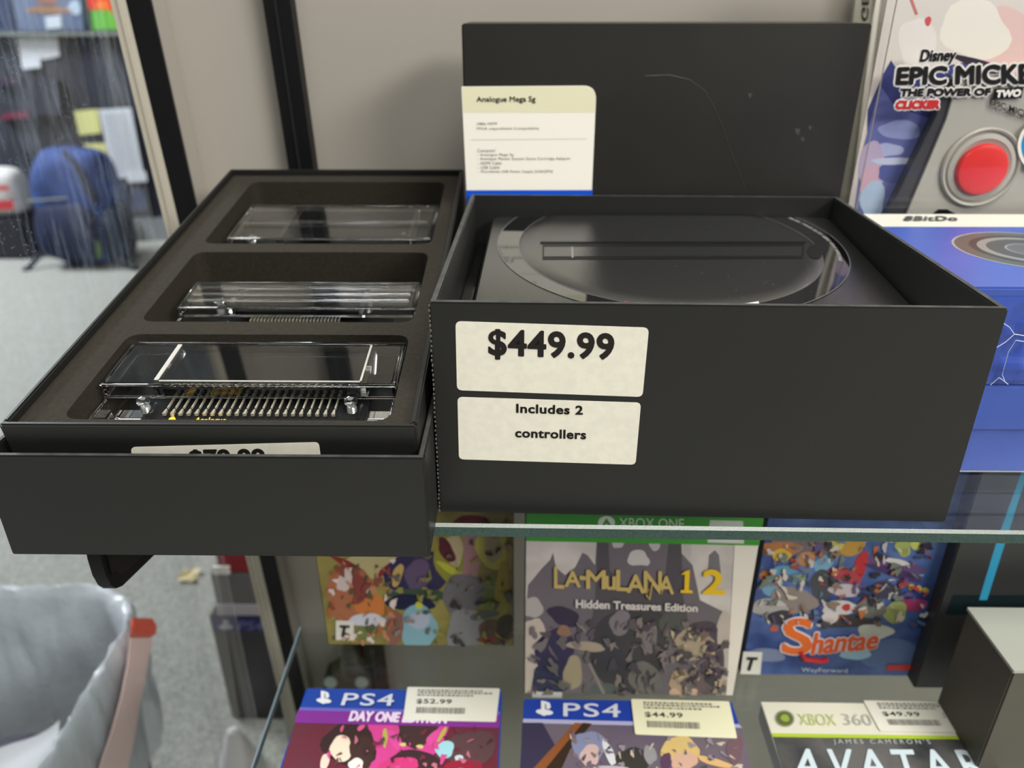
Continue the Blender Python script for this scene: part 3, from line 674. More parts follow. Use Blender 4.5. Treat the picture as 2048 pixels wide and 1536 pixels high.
# vertical sign strip behind
sg2 = thing('sign_strip', 'narrow cream strip with black vertical letters behind the lid at top right', 'sign', (.24, .612, 0))
SF = WALLF(.612); q = quad(SF, [(1690, 330), (1738, 330), (1766, -60), (1718, -60)]); q[0] = (q[0][0], .0); q[1] = (q[1][0], 0)
mb = MB(); mb.prism(SF, q, -.004, 0); mb.build('strip', mat('strip_grey', (158, 156, 142), .5), sg2)
mb = MB(); q = quad(SF, [(1728, 330), (1738, 330), (1766, -60), (1756, -60)]); q[0] = (q[0][0], 0); q[1] = (q[1][0], 0); mb.prism(SF, q, .0003, .002); mb.build('cream_edge', M_WHITE, sg2)
text('strip_text', 'GEM', SF, [(1722, 42), (1726, -40), (1740, -40), (1736, 42)], (40, 40, 38), sg2, bold=.02, n=.0004)

# ================================================================ LOWER SHELF
ZS = -.2145
ls = thing('glass_shelf', 'lower glass shelf carrying the game cases', 'shelf', (.2, .3, ZS-.006))
ql = [FLOORF(ZS).hit(596, 1272), FLOORF(ZS).hit(505, 1536)]
kx = (ql[0][0]-ql[1][0])/(ql[0][1]-ql[1][1]); xl = lambda y: ql[1][0]+(y-ql[1][1])*kx
mb = MB(); mb.prism(WORLD, [(xl(.12), .12), (.8, .12), (.8, .455), (xl(.455), .455)], ZS-.006, ZS); mb.build('glass_pane', M_PANE, ls)
mb = MB(); mb.prism(WORLD, [(xl(.12)-.0012, .12), (xl(.12), .12), (xl(.455), .455), (xl(.455)-.0012, .455)], ZS-.006, ZS+.0001); mb.build('polished_edge', mat('edge_pale', (120, 132, 138), .3), ls)
# wall clip seen under the lower shelf
wc = thing('wall_bracket', 'dark bracket with two pale round caps on the grey wall under the lower shelf', 'bracket', (-.2, .61, -.5))
WFm = WALLF(.611)
mb = MB(); mb.prism(WFm, quad(WFm, [(645, 1400), (745, 1400), (742, 1350), (722, 1320), (700, 1270), (690, 1270), (682, 1330), (650, 1350)]), -.0149, .006); mb.build('plate', mat('bracket_grey', (70, 70, 64), .6), wc, bevel=.001)
for p in ((664, 1354), (726, 1354)):
    u_, v_ = WFm.hit(*p); mb = MB(); mb.cyl(WFm, u_, v_, .0075, .0065, .0062, .010); mb.build('round_cap', mat('cap_pale', (176, 184, 176), .4), wc, bevel=.0006)

def busy(seed, x0, y0, x1, y1, pal, n, smin=3, smax=12):
    rs = random.Random(seed); out = []
    for i in range(n):
        c = rs.choice(pal); a = rs.uniform(smin, smax)
        out.append((c, 'e', rs.uniform(x0, x1), rs.uniform(y0, y1), a, a*rs.uniform(.15, .8), rs.uniform(0, 3.1), .45))
    return out
# standing covers -------------------------------------------------------------
def cover(name, label, bl, br_, Y, ztop, dep, base, items, group=None, sidec=(60, 60, 58), cat='game box'):
    F = WALLF(Y); a_ = F.hit(*bl); b_ = F.hit(*br_)
    r = thing(name, label, cat, ((a_[0]+b_[0])/2, Y, ZS), group)
    mb = MB(); mb.box(F, (a_[0], ZS+.0003, -dep), (b_[0], ztop, 0)); b = mb.build('case', ink(sidec, .4), r, bevel=.0006)
    R = (a_[0]+.0006, ZS+.0009, b_[0]-.0006, ztop-.0006)
    mb = MB(); mb.prism(F, [(R[0], R[1]), (R[2], R[1]), (R[2], R[3]), (R[0], R[3])], .00002, .00005); mb.build('cover_sheet', base, b)
    def soft_(c): g_ = sum(c)/3; return tuple(int(x*.76+g_*.24) for x in c)      # print colours mixed toward grey
    items = [((soft_(it[0]) if isinstance(it[0], tuple) else it[0]),)+tuple(it[1:]) for it in items]
    ar = printed('cover_art', F, items, b, rect=R, n0=.00008)
    return r, F, b, R
YL = .392
base = mat('ruin_sky', (188, 180, 172), .4, rgb2=(206, 198, 190), scale=30, var=.05)
D1, D2, D3 = (110, 102, 106), (84, 78, 82), (66, 64, 66)
lm, F, b, R = cover('game_box', 'grey game box with ruined towers and gold lettering, standing below the shelf', (1048, 1390), (1466, 1395), YL, -.028, .03, base, [
    (D1, [(1050, 1400), (1050, 1240), (1056, 1170), (1085, 1135), (1100, 1120), (1106, 1105), (1112, 1135), (1130, 1150), (1150, 1135), (1165, 1105), (1175, 1110), (1190, 1130), (1196, 1040), (1360, 1040), (1362, 1105), (1385, 1130), (1400, 1200), (1460, 1230), (1466, 1400)]),
    (D2, [(1190, 1200), (1196, 1060), (1215, 1060), (1220, 1140), (1240, 1170), (1300, 1180), (1330, 1150), (1340, 1060), (1362, 1060), (1366, 1190), (1380, 1260), (1180, 1260)]),
    ((196, 188, 182), 'e', 1277, 1118, 22, 18), (D1, 'e', 1277, 1137, 24, 8),
    ((188, 180, 176), 'e', 1236, 1080, 12, 18), ((188, 180, 176), 'e', 1310, 1085, 12, 16), ((186, 178, 174), 'e', 1375, 1085, 9, 30),
    ((120, 114, 118), [(1415, 1150), (1418, 1110), (1430, 1100), (1438, 1110), (1442, 1150)]),
    ((176, 166, 158), 'e', 1065, 1215, 20, 22), ((196, 180, 160), 'e', 1066, 1320, 30, 90), ((190, 176, 160), 'e', 1450, 1300, 22, 80),
    (D3, 'e', 1258, 1300, 80, 90), ((126, 116, 122), 'e', 1240, 1245, 20, 26), ((120, 112, 114), 'e', 1300, 1275, 14, 34), ((82, 86, 80), 'e', 1345, 1250, 24, 30),
    ((112, 110, 100), 'e', 1290, 1355, 34, 30), ((90, 96, 92), 'e', 1208, 1380, 26, 16),
    ((150, 130, 116), 'e', 1075, 1392, 30, 16), ((176, 150, 130), 'e', 1440, 1380, 30, 22), ((236, 224, 206), [(1452, 1400), (1470, 1070), (1540, 1060), (1500, 1400)]),  # last pale strip paints the reflection down the cover's right edge
    ((60, 50, 72), 'e', 1128, 1232, 34, 18, .3), ((58, 52, 82), 'e', 1110, 1310, 36, 60, .2), ((50, 54, 84), 'e', 1100, 1360, 38, 30), ((150, 110, 80), 'e', 1128, 1262, 14, 12),
    ((170, 150, 122), 'e', 1172, 1292, 42, 9, .12), ((166, 150, 112), 'e', 1146, 1345, 18, 36), ((140, 130, 120), [(1170, 1316), (1176, 1314), (1212, 1388), (1206, 1390)]),
    ((84, 70, 80), 'e', 1400, 1275, 40, 32), ((170, 150, 120), 'e', 1388, 1290, 40, 34), ((90, 76, 84), 'e', 1424, 1330, 24, 50), ((188, 158, 120), 'e', 1370, 1360, 34, 22), ((112, 96, 92), 'e', 1400, 1372, 40, 22), ((222, 176, 140), 'e', 1350, 1388, 12, 12), ((222, 176, 140), 'e', 1384, 1388, 12, 12)]+busy(12, 1060, 1240, 1455, 1390, [(92, 84, 88), (120, 110, 108), (78, 72, 78), (104, 98, 92), (134, 120, 112)], 110, 4, 14)+busy(13, 1340, 1250, 1440, 1390, [(170, 150, 120), (120, 96, 88), (196, 170, 130), (70, 60, 80)], 50, 3, 8))
zb = F.hit(1048, 1079)[1]
mb = MB(); mb.prism(F, [(R[0], zb), (R[2], F.hit(1500, 1088)[1]), (R[2], R[3]), (R[0], R[3])], .0012, .0015); gbn = mb.build('green_band', ink((66, 150, 52), .35), b)
F2 = F.shift(.0015)
printed('sphere_emblem', F2, [((226, 232, 216), 'e', 1213, 1045, 17, 13, 0, 0), ((66, 150, 52), [(1200, 1056), (1213, 1036), (1226, 1056), (1219, 1056), (1213, 1047), (1207, 1056)])], gbn)
text('band_text', 'XBOX ONE', F2, [(1238, 1055), (1368, 1057), (1368, 1037), (1238, 1035)], (214, 228, 196), gbn, n=.0003)
printed('grey_tab', F2, [((206, 206, 196), [(1415, 1085), (1488, 1087), (1486, 1042), (1420, 1040)])], gbn)
for s, x0_, x1_, y0_, y1_, c in (('L', 1109, 1127, 1132, 1173, 0), ('A', 1130, 1160, 1140, 1170, 0), ('-', 1160, 1170, 1150, 1156, 0), ('M', 1173, 1210, 1138, 1174, 0), ('u', 1211, 1230, 1150, 1176, 0), ('L', 1233, 1256, 1138, 1178, 0), ('A', 1254, 1288, 1147, 1182, 0), ('N', 1288, 1322, 1140, 1182, 0), ('A', 1318, 1346, 1150, 1184, 0)):
    text('title_text', s, F, [(x0_, y1_), (x1_, y1_+1), (x1_, y0_+1), (x0_, y0_)], (196, 172, 104), b, thick=.0004, n=.0012)
mb = MB(); mb.tube([F.pt(*F.hit(*p), .0013) for p in ((1296, 1176), (1292, 1188), (1298, 1196), (1304, 1160))], .0006, 4); mb.build('title_flourish', ink((196, 172, 104)), b)
mb = MB(); mb.prism(F, quad(F, [(1360, 1183), (1385, 1184), (1384, 1179), (1377, 1178), (1379, 1138), (1372, 1139), (1361, 1146), (1369, 1147), (1368, 1178), (1361, 1178)]), .0009, .0012); mb.build('title_text', ink((232, 190, 40)), b)
text('title_text', '2', F, [(1406, 1184), (1447, 1186), (1444, 1139), (1408, 1138)], (232, 190, 40), b, thick=.0008, n=.0012)
text('subtitle_text', 'Hidden Treasures Edition', F, [(1152, 1213), (1394, 1221), (1394, 1207), (1152, 1197)], (212, 206, 198), b, thick=.0003, n=.0012)
printed('rating_label', F, [((216, 212, 204), [(1064, 1393), (1124, 1394), (1124, 1382), (1066, 1381)])], b, n0=.0010)

yS = FLOORF(ZS).hit(1480, 1350)[1]
base = mat('blue_art', (40, 62, 124), .4, rgb2=(92, 116, 170), scale=22, var=.1)
sh_, F, b, R = cover('game_box', 'blue game box with colourful collage art and orange title, standing at right below the shelf', (1480, 1352), (1826, 1346), yS, -.035, .016, base, [
    ((86, 112, 170), 'e', 1780, 1310, 70, 30), ((120, 132, 170), 'e', 1530, 1310, 40, 14),
    ((122, 104, 110), 'e', 1620, 1085, 80, 30), ((200, 120, 60), 'e', 1560, 1098, 42, 16), ((232, 190, 40), 'e', 1563, 1110, 18, 13), ((206, 138, 80), 'e', 1612, 1118, 20, 14), ((104, 168, 204), 'e', 1545, 1170, 24, 24), ((206, 112, 50), 'e', 1533, 1150, 14, 10), ((86, 158, 196), 'e', 1570, 1140, 24, 10),
    ((108, 168, 206), 'e', 1650, 1125, 26, 14, -.5), ((74, 76, 84), 'e', 1645, 1170, 26, 32), ((150, 176, 120), 'e', 1595, 1158, 16, 10), ((206, 150, 50), 'e', 1705, 1090, 30, 20, -.4), ((214, 196, 90), 'e', 1672, 1085, 16, 16),
    ((214, 40, 44), 'e', 1722, 1130, 12, 32, .35), ((196, 60, 70), 'e', 1690, 1150, 34, 14, .3), ((104, 76, 128), 'e', 1790, 1130, 56, 16, .25), ((80, 56, 110), 'e', 1790, 1145, 60, 9, .3), ((220, 214, 214), 'e', 1790, 1122, 30, 6, .2), ((206, 214, 90), 'e', 1834, 1088, 14, 12), ((176, 190, 90), 'e', 1806, 1094, 16, 18),
    ((196, 180, 190), 'e', 1690, 1180, 30, 14), ((150, 134, 128), 'e', 1585, 1200, 50, 26), ((176, 170, 166), 'e', 1540, 1215, 40, 18), ((64, 60, 74), 'e', 1560, 1235, 30, 14), ((206, 90, 50), 'e', 1548, 1256, 8, 7), ((206, 196, 196), 'e', 1680, 1215, 40, 14), ((206, 50, 50), 'e', 1692, 1214, 9, 7),
    ((70, 66, 90), 'e', 1770, 1180, 30, 18), ((196, 112, 60), 'e', 1756, 1176, 10, 8), ((226, 190, 60), 'e', 1822, 1173, 6, 6), ((226, 190, 60), 'e', 1838, 1176, 6, 6), ((226, 190, 60), 'e', 1851, 1180, 6, 6), ((226, 190, 60), 'e', 1804, 1170, 4, 4),
    ((196, 50, 110), 'e', 1826, 1208, 28, 12, .1), ((176, 186, 96), 'e', 1790, 1224, 24, 22), ((120, 120, 112), 'e', 1740, 1215, 30, 22), ((70, 62, 66), 'e', 1690, 1242, 60, 12), ((214, 200, 196), 'e', 1660, 1234, 18, 12),
    ((214, 212, 196), 'e', 1750, 1262, 34, 16), ((150, 200, 226), 'e', 1712, 1306, 30, 13)]+busy(5, 1520, 1060, 1860, 1245, [(60, 50, 66), (196, 190, 190), (150, 120, 96), (206, 110, 50), (100, 80, 130), (120, 130, 110), (70, 70, 82), (220, 200, 180), (190, 60, 60), (90, 120, 160)], 190, 3, 11), sidec=(50, 60, 100))
t0 = [(1566, 1290), (1700, 1312), (1700, 1250), (1570, 1226)]
text('title_outline', 'hantae', F, [(1622, 1306), (1752, 1294), (1756, 1258), (1624, 1264)], (232, 220, 226), b, thick=.0016, shear=.2, n=.0010)
text('title_text', 'hantae', F, [(1622, 1306), (1752, 1294), (1756, 1258), (1624, 1264)], (228, 96, 44), b, thick=.0006, shear=.2, n=.0014)
SQ = [(1564, 1304), (1620, 1304), (1622, 1236), (1570, 1236)]
text('title_outline', 'S', F, SQ, (232, 220, 226), b, thick=.0024, n=.0010)
text('title_text', 'S', F, SQ, (228, 110, 44), b, thick=.0011, n=.0014)
mb = MB(); mb.tube([F.pt(*F.hit(*p), .0012) for p in ((1600, 1300), (1608, 1316), (1640, 1320), (1655, 1317))], .0018, 6); mb.build('title_swash', ink((206, 48, 50)), b)
text('publisher_text', 'WayForward', F, [(1602, 1344), (1694, 1346), (1694, 1335), (1602, 1333)], (206, 214, 226), b, n=.0010)
printed('publisher_badge', F, [((214, 60, 50), [(1770, 1338), (1822, 1338), (1824, 1328), (1775, 1328)])], b, n0=.0010)
def rating(F, b, bl, br_, tr_, tl, n=.001):
    o = printed('rating_label', F, [((226, 222, 210), [bl, br_, tr_, tl])], b, n0=n)
    c = [Vector(F.hit(*p)) for p in (bl, br_, tr_, tl)]
    def P(a, e): q = (c[0]*(1-a)+c[1]*a)*(1-e)+(c[3]*(1-a)+c[2]*a)*e; return (q.x, q.y)
    text('rating_letter', 'T', F, [P(.25, .2), P(.75, .2), P(.75, .75), P(.25, .75)], (34, 34, 34), o, thick=.0006, n=n+.0003, uv=True, shear=.2)
rating(F, b, (1480, 1346), (1520, 1347), (1524, 1302), (1486, 1301))

yK = FLOORF(ZS).hit(1028, 1293)[1]
base = mat('olive_art', (120, 112, 50), .4, rgb2=(150, 138, 70), scale=30, var=.15)
pk_, F, b, R = cover('game_box', 'olive and orange game box with busy artwork, standing at left below the shelf', (656, 1290), (1027, 1296), yK, -.035, .016, base, [
    ((190, 176, 110), 'e', 750, 1130, 60, 28), ((150, 40, 40), 'e', 700, 1132, 40, 8, .5), ((150, 40, 40), 'e', 780, 1135, 30, 8, -.6),
    ((190, 104, 60), 'e', 700, 1190, 44, 60, .15), ((214, 190, 180), 'e', 690, 1160, 14, 26, .3), ((206, 176, 170), 'e', 722, 1190, 10, 36), ((226, 120, 40), 'e', 740, 1210, 34, 22), ((150, 60, 50), 'e', 720, 1175, 16, 30, -.3), ((206, 206, 220), 'e', 735, 1240, 36, 14), ((120, 134, 60), 'e', 745, 1265, 34, 14), ((150, 90, 70), 'e', 790, 1255, 20, 34),
    ((48, 44, 84), 'e', 835, 1150, 64, 50), ((96, 76, 110), 'e', 835, 1150, 24, 34), ((206, 170, 80), 'e', 795, 1150, 9, 26, .3), ((60, 84, 60), 'e', 835, 1190, 54, 14), ((26, 30, 66), 'e', 820, 1205, 50, 16),
    ((170, 120, 120), 'e', 940, 1110, 22, 60), ((150, 150, 30), 'e', 900, 1105, 30, 60), ((190, 176, 120), 'e', 908, 1100, 18, 34), ((96, 30, 44), 'e', 893, 1100, 14, 26, -.5), ((196, 196, 40), 'e', 900, 1138, 30, 7, .5), ((190, 190, 60), 'e', 985, 1095, 30, 46), ((170, 160, 110), 'e', 985, 1090, 18, 36), ((120, 30, 40), 'e', 945, 1045, 40, 14),
    ((120, 140, 60), 'e', 985, 1190, 26, 40), ((176, 160, 40), 'e', 1005, 1180, 14, 60), ((120, 176, 190), 'e', 838, 1255, 38, 44), ((170, 176, 200), 'e', 838, 1240, 24, 16), ((206, 206, 40), 'e', 838, 1210, 7, 8),
    ((112, 110, 112), 'e', 926, 1188, 42, 42), ((140, 138, 140), 'e', 932, 1262, 40, 46), ((96, 96, 98), 'e', 968, 1230, 30, 8, -.2), ((110, 80, 60), 'e', 990, 1265, 34, 26), ((150, 60, 40), 'e', 975, 1278, 22, 7), ((70, 60, 40), 'e', 1010, 1250, 16, 22)]+busy(8, 660, 1120, 790, 1285, [(206, 130, 80), (150, 70, 50), (230, 206, 196), (96, 90, 50), (190, 96, 50)], 70, 3, 12)+busy(9, 780, 1040, 1025, 1290, [(60, 50, 60), (130, 130, 60), (110, 96, 84), (150, 146, 60), (80, 76, 60), (140, 130, 130)], 90, 3, 10), sidec=(26, 26, 28))
rating(F, b, (672, 1278), (708, 1279), (708, 1240), (672, 1239))

# dark carton with cyan stripe, and pale grey box on the right
yD = .40; F = WALLF(yD)
dk = thing('dark_carton', 'dark carton with a slanted cyan stripe at far right below the shelf', 'box', (.33, yD, ZS))
xq = F.hit(1930, 1080)[0]
mb = MB(); mb.box(F, (xq-.003, ZS+.0003, -.055), (xq+.19, -.03, 0)); b = mb.build('carton', mat('charcoal_card', (56, 56, 56), .4), dk, bevel=.0008)
printed('cyan_stripe', F, [((26, 40, 44), [(1890, 1230), (2300, 1230), (2300, 1190), (1905, 1190)]), ((58, 160, 200), [(1958, 1200), (1974, 1200), (2012, 1080), (2060, 930), (2048, 930), (1994, 1080)])], b, rect=(xq-.002, ZS+.001, xq+.18, -.031))
sx_ = Fr((xq-.003, 0, 0), (0, -1, 0), (0, 0, 1))
text('side_text', 'PSVR', sx_, [(-(yD+.030), -.13), (-(yD+.030), -.08), (-(yD+.042), -.08), (-(yD+.042), -.13)], (60, 110, 120), b, n=.0006, uv=True)
gz_ = -.120; FTg = FLOORF(gz_)
p1 = FTg.hit(1935, 1220); p2 = FTg.hit(2030, 1345)
gy = thing('grey_box', 'pale grey lidded box at the lower right corner of the lower shelf', 'box', (.3, .33, ZS))
mb = MB(); mb.box(WORLD, (p1[0], p2[1], ZS+.0003), (.42, p1[1], gz_)); mb.build('carton', mat('grey_card', (88, 85, 75), .55, var=.08, scale=10), gy, bevel=.001)
mb = MB(); mb.prism(WORLD, [(p1[0]-.0008, p2[1]-.0008), (.421, p2[1]-.0008), (.421, p1[1]), (p1[0]-.0008, p1[1])], gz_+.0002, gz_+.0022); mb.build('top_sheet', mat('top_sheet', (176, 176, 166), .5), gy, bevel=.0004)

# flat cases in front ---------------------------------------------------------
ZC = -.2000; FCs = FLOORF(ZC)
def case(label, tl, tr_, bl, yfront=.20):
    A = Vector(FCs.hit(*tl)); B = Vector(FCs.hit(*tr_)); C = Vector(FCs.hit(*bl))
    dv = (C-A).normalized(); d = .168; q = [A+dv*d, B+dv*d, B, A]
    r = thing('game_case', label, 'game case', (q[0].x, q[0].y, ZS), 'game cases lying flat on the lower shelf')
    mb = MB(); mb.prism(WORLD, rnd([(p.x, p.y) for p in q], .002, 3), ZS+.0003, ZC-.0004)
    c = mb.build('case', mat('case_blue', (30, 66, 170), .15, spec=.6), r, bevel=.0012, smooth=True)
    return r, c, A, B, dv
def on_case(A, B, dv):
    return Fr((A.x, A.y, ZC), (B.x-A.x, B.y-A.y, 0), (-dv.x, -dv.y, 0), (0, 0, 1))
def sheet(c, px, col, name='cover_sheet', n0=.0001):
    mb = MB(); mb.prism(FCs, quad(FCs, px), n0-.0004, n0); return mb.build(name, ink(col, .25) if isinstance(col, tuple) else col, c)
def shapes_ps(F, x, y, s, parent, skew=0):
    """the white P-and-S emblem"""
    W = (232, 232, 232)
    printed('emblem', F, [(W, 'e', x, y+6*s, 15*s, 5*s, .1, 0), (W, [(x-6*s, y+11*s), (x+1*s, y+13*s), (x+1*s, y-13*s), (x-6*s, y-14*s)]), (W, [(x+1*s, y-13*s), (x+9*s, y-10*s), (x+11*s, y-3*s), (x+8*s, y+1*s), (x+3*s, y), (x+3*s, y-8*s), (x+1*s, y-9*s)])], parent, n0=.0008)
def label_sticker(c, q, price, ty, F=FCs, bc=(228, 224, 210)):
    """small shop price label: q = bl, br, tr, tl pixels"""
    mb = MB(); mb.prism(F, rnd(quad(F, q), .0012, 3), .0009, .0011); st = mb.build('price_label', ink(bc, .4), c)
    cc = [Vector(F.hit(*p)) for p in q]
    def P(a, e): v_ = (cc[0]*(1-a)+cc[1]*a)*(1-e)+(cc[3]*(1-a)+cc[2]*a)*e; return (v_.x, v_.y)
    text('price_text', price, F, [P(.12, .47), P(.5, .47), P(.5, .63), P(.12, .63)], (70, 66, 62), st, bold=.02, n=.0013, uv=True, space=1.1)
    rs = random.Random(int(ty*10)); mb = MB(); a_ = .13
    while a_ < .66:
        w_ = rs.choice((.004, .006, .010)); pp = [P(a_, .2), P(a_+w_, .2), P(a_+w_, .38), P(a_, .38)]; mb.add([F.pt(u, v, .0013) for u, v in pp], [(0, 1, 2, 3)]); a_ += w_+rs.choice((.005, .008))
    for row, (e, x1_) in enumerate(((.9, .8), (.83, .9), (.75, .7))):
        a_ = .12
        while a_ < x1_:
            w_ = rs.uniform(.01, .04); pp = [P(a_, e-.025), P(a_+w_, e-.025), P(a_+w_, e+.02), P(a_, e+.02)]; mb.add([F.pt(u, v, .0013) for u, v in pp], [(0, 1, 2, 3)]); a_ += w_+.012
    mb.build('barcode', ink((112, 108, 100)), st, kind='stuff')
    return st, P
# case one
r, c, A, B, dv = case('purple and pink game case with a white price label, lying flat at lower left', (612, 1377), (1004, 1381), (560, 1536))
BLF = 1760
s1 = sheet(c, [(590, 1440), (1000, 1447), (1002, 1381), (616, 1377)], (44, 74, 160))
sheet(c, [(598, 1421), (1000, 1430), (1001, 1424), (600, 1415)], (112, 104, 186), 'pale_line', .0003)
sheet(c, [(590, 1446), (999, 1456), (1000, 1431), (596, 1421)], (132, 56, 146), 'purple_band', .0004)
s2 = sheet(c, [(500, BLF), (985, BLF), (999, 1455), (590, 1445)], mat('maroon_art', (120, 50, 62), .3, rgb2=(90, 50, 60), scale=25, var=.2), 'cover_sheet', .0001)
printed('cover_art', FCs, [((206, 70, 140), [(735, 1446), (900, 1450), (880, 1500), (800, 1560), (700, 1560), (750, 1520)]), ((60, 44, 42), 'e', 700, 1490, 52, 46), ((236, 214, 190), 'e', 682, 1498, 22, 26, .3), ((70, 50, 46), 'e', 725, 1505, 24, 36), ((214, 90, 140), 'e', 722, 1456, 8, 5, -.6), ((206, 90, 120), 'e', 684, 1458, 3, 7, .3),
    ((70, 50, 50), [(796, 1450), (880, 1452), (850, 1490), (830, 1500), (800, 1485)]), ((214, 80, 150), 'e', 790, 1480, 10, 22, -.5), ((214, 80, 150), 'e', 866, 1476, 8, 20, .7), ((180, 170, 80), 'e', 770, 1476, 5, 20), ((180, 170, 80), 'e', 884, 1470, 4, 18, .5), ((92, 66, 70), 'e', 940, 1500, 50, 40), ((156, 206, 214), 'e', 890, 1500, 18, 18), ((206, 196, 120), 'e', 806, 1490, 6, 4), ((206, 196, 120), 'e', 840, 1494, 7, 4),
    ((64, 46, 48), 'e', 830, 1520, 50, 18), ((196, 206, 216), 'e', 918, 1518, 8, 8), ((206, 60, 120), 'e', 800, 1530, 40, 14), ((236, 206, 190), 'e', 650, 1525, 8, 20, .3), ((232, 226, 216), 'e', 712, 1530, 16, 12), ((150, 40, 60), 'e', 930, 1535, 40, 14)]+busy(15, 640, 1460, 980, 1560, [(206, 80, 140), (70, 46, 50), (110, 50, 66), (190, 110, 130), (90, 70, 76)], 60, 3, 9), s2, n0=.0003)
shapes_ps(FCs, 648, 1397, 1.0, s1)
text('band_text', 'PS4', FCs, [(682, 1412), (786, 1413), (790, 1390), (690, 1388)], (214, 216, 226), s1, thick=.0002, n=.0008, space=1.1)
text('band_text', 'DAY ONE EDITION', FCs, [(698, 1443), (892, 1448), (896, 1430), (704, 1424)], (236, 214, 236), s1, thick=.0005, n=.0008)
label_sticker(c, [(806, 1442), (992, 1446), (1000, 1379), (815, 1376)], '$52.99', 1)
# case two
r, c, A, B, dv = case('blue banded game case with a yellowish price label, lying flat at lower middle', (1048, 1398), (1464, 1404), (1040, 1536))
s1 = sheet(c, [(1046, 1439), (1478, 1449), (1463, 1404), (1049, 1398)], (36, 66, 164))
sheet(c, [(1046, 1446), (1484, 1456), (1478, 1449), (1046, 1438)], (176, 176, 206), 'pale_line', .0003)
s2 = sheet(c, [(1036, BLF), (1556, BLF), (1484, 1456), (1046, 1446)], mat('mauve_art', (120, 108, 118), .3, rgb2=(98, 88, 104), scale=20, var=.1), 'cover_sheet', .0001)
printed('cover_art', FCs, [((60, 54, 78), [(1044, 1446), (1085, 1446), (1115, 1500), (1100, 1560), (1040, 1560)]), ((140, 84, 48), [(1060, 1545), (1150, 1446), (1176, 1448), (1085, 1545)]), ((58, 44, 34), [(1085, 1545), (1166, 1446), (1184, 1448), (1140, 1500), (1120, 1545)]), ((132, 138, 170), 'e', 1178, 1494, 32, 34), ((216, 216, 220), 'e', 1218, 1506, 8, 30, -.4), ((206, 176, 170), 'e', 1180, 1512, 20, 22),
    ((62, 60, 56), 'e', 1266, 1520, 36, 22), ((150, 148, 150), 'e', 1300, 1510, 12, 20, -.3), ((216, 186, 118), 'e', 1360, 1500, 36, 28), ((212, 172, 150), 'e', 1368, 1524, 26, 20), ((220, 180, 120), 'e', 1430, 1525, 40, 7, .3), ((92, 66, 92), 'e', 1332, 1525, 10, 20), ((118, 92, 100), 'e', 1470, 1500, 16, 30), ((186, 180, 184), 'e', 1210, 1545, 50, 14)]+busy(16, 1140, 1470, 1490, 1560, [(110, 100, 112), (150, 140, 150), (84, 76, 90), (206, 190, 170), (130, 110, 110)], 60, 3, 9), s2, n0=.0003)
shapes_ps(FCs, 1089, 1419, 1.15, s1)
text('band_text', 'PS4', FCs, [(1127, 1434), (1240, 1436), (1240, 1410), (1127, 1408)], (214, 216, 226), s1, thick=.0002, n=.0008, space=1.1)
label_sticker(c, [(1270, 1471), (1474, 1479), (1458, 1405), (1262, 1400)], '$44.99', 2, bc=(238, 234, 200))
# case three
r, c, A, B, dv = case('white and green banded game case with dark cover, lying flat at lower right', (1521, 1404), (1926, 1409), (1564, 1536))
c.data.materials[0] = mat('case_pale', (176, 176, 166), .2, spec=.6)
s1 = sheet(c, [(1543, 1468), (1964, 1474), (1926, 1409), (1522, 1404)], (222, 218, 200))
sheet(c, [(1545, 1474), (1967, 1480), (1964, 1473), (1543, 1467)], (176, 200, 60), 'green_line', .0003)
s2 = sheet(c, [(1632, BLF), (2130, BLF), (1967, 1480), (1546, 1474)], mat('storm_art', (56, 60, 62), .3, rgb2=(96, 94, 92), scale=26, var=.25), 'cover_sheet', .0001)
printed('emblem', FCs, [((150, 154, 130), 'e', 1569, 1438, 20, 17, .2, 0), ((96, 104, 60), 'e', 1569, 1438, 17, 14, .2, 0), ((150, 170, 70), 'e', 1570, 1437, 9, 7, .2, .1)], s1, n0=.0004)
text('band_text', 'XBOX', FCs, [(1600, 1452), (1674, 1453), (1668, 1430), (1594, 1429)], (186, 196, 120), s1, n=.0008)
text('band_text', '360', FCs, [(1688, 1452), (1746, 1453), (1738, 1430), (1682, 1429)], (176, 176, 166), s1, n=.0008)
st, P = label_sticker(c, [(1760, 1465), (1958, 1468), (1920, 1406), (1726, 1403)], '$49.99', 3)
text('handwritten_text', 'Sealed', FCs, [P(.72, .45), P(.95, .42), P(.95, .62), P(.72, .62)], (150, 148, 140), st, n=.0013, uv=True, shear=.3)
text('cover_text', "JAMES CAMERON'S", FCs, [(1668, 1491), (1863, 1492), (1858, 1480), (1665, 1479)], (186, 190, 190), s2, n=.0006, space=1.5)
text('cover_text', 'AVATAR', FCs, [(1586, 1562), (1985, 1562), (1950, 1502), (1590, 1500)], (206, 220, 226), s2, thick=.0005, n=.0006, space=1.35)
printed('rating_label', FCs, [((206, 206, 196), [(1949, 1502), (1974, 1502), (1968, 1494), (1944, 1494)])], s2, n0=.0006)

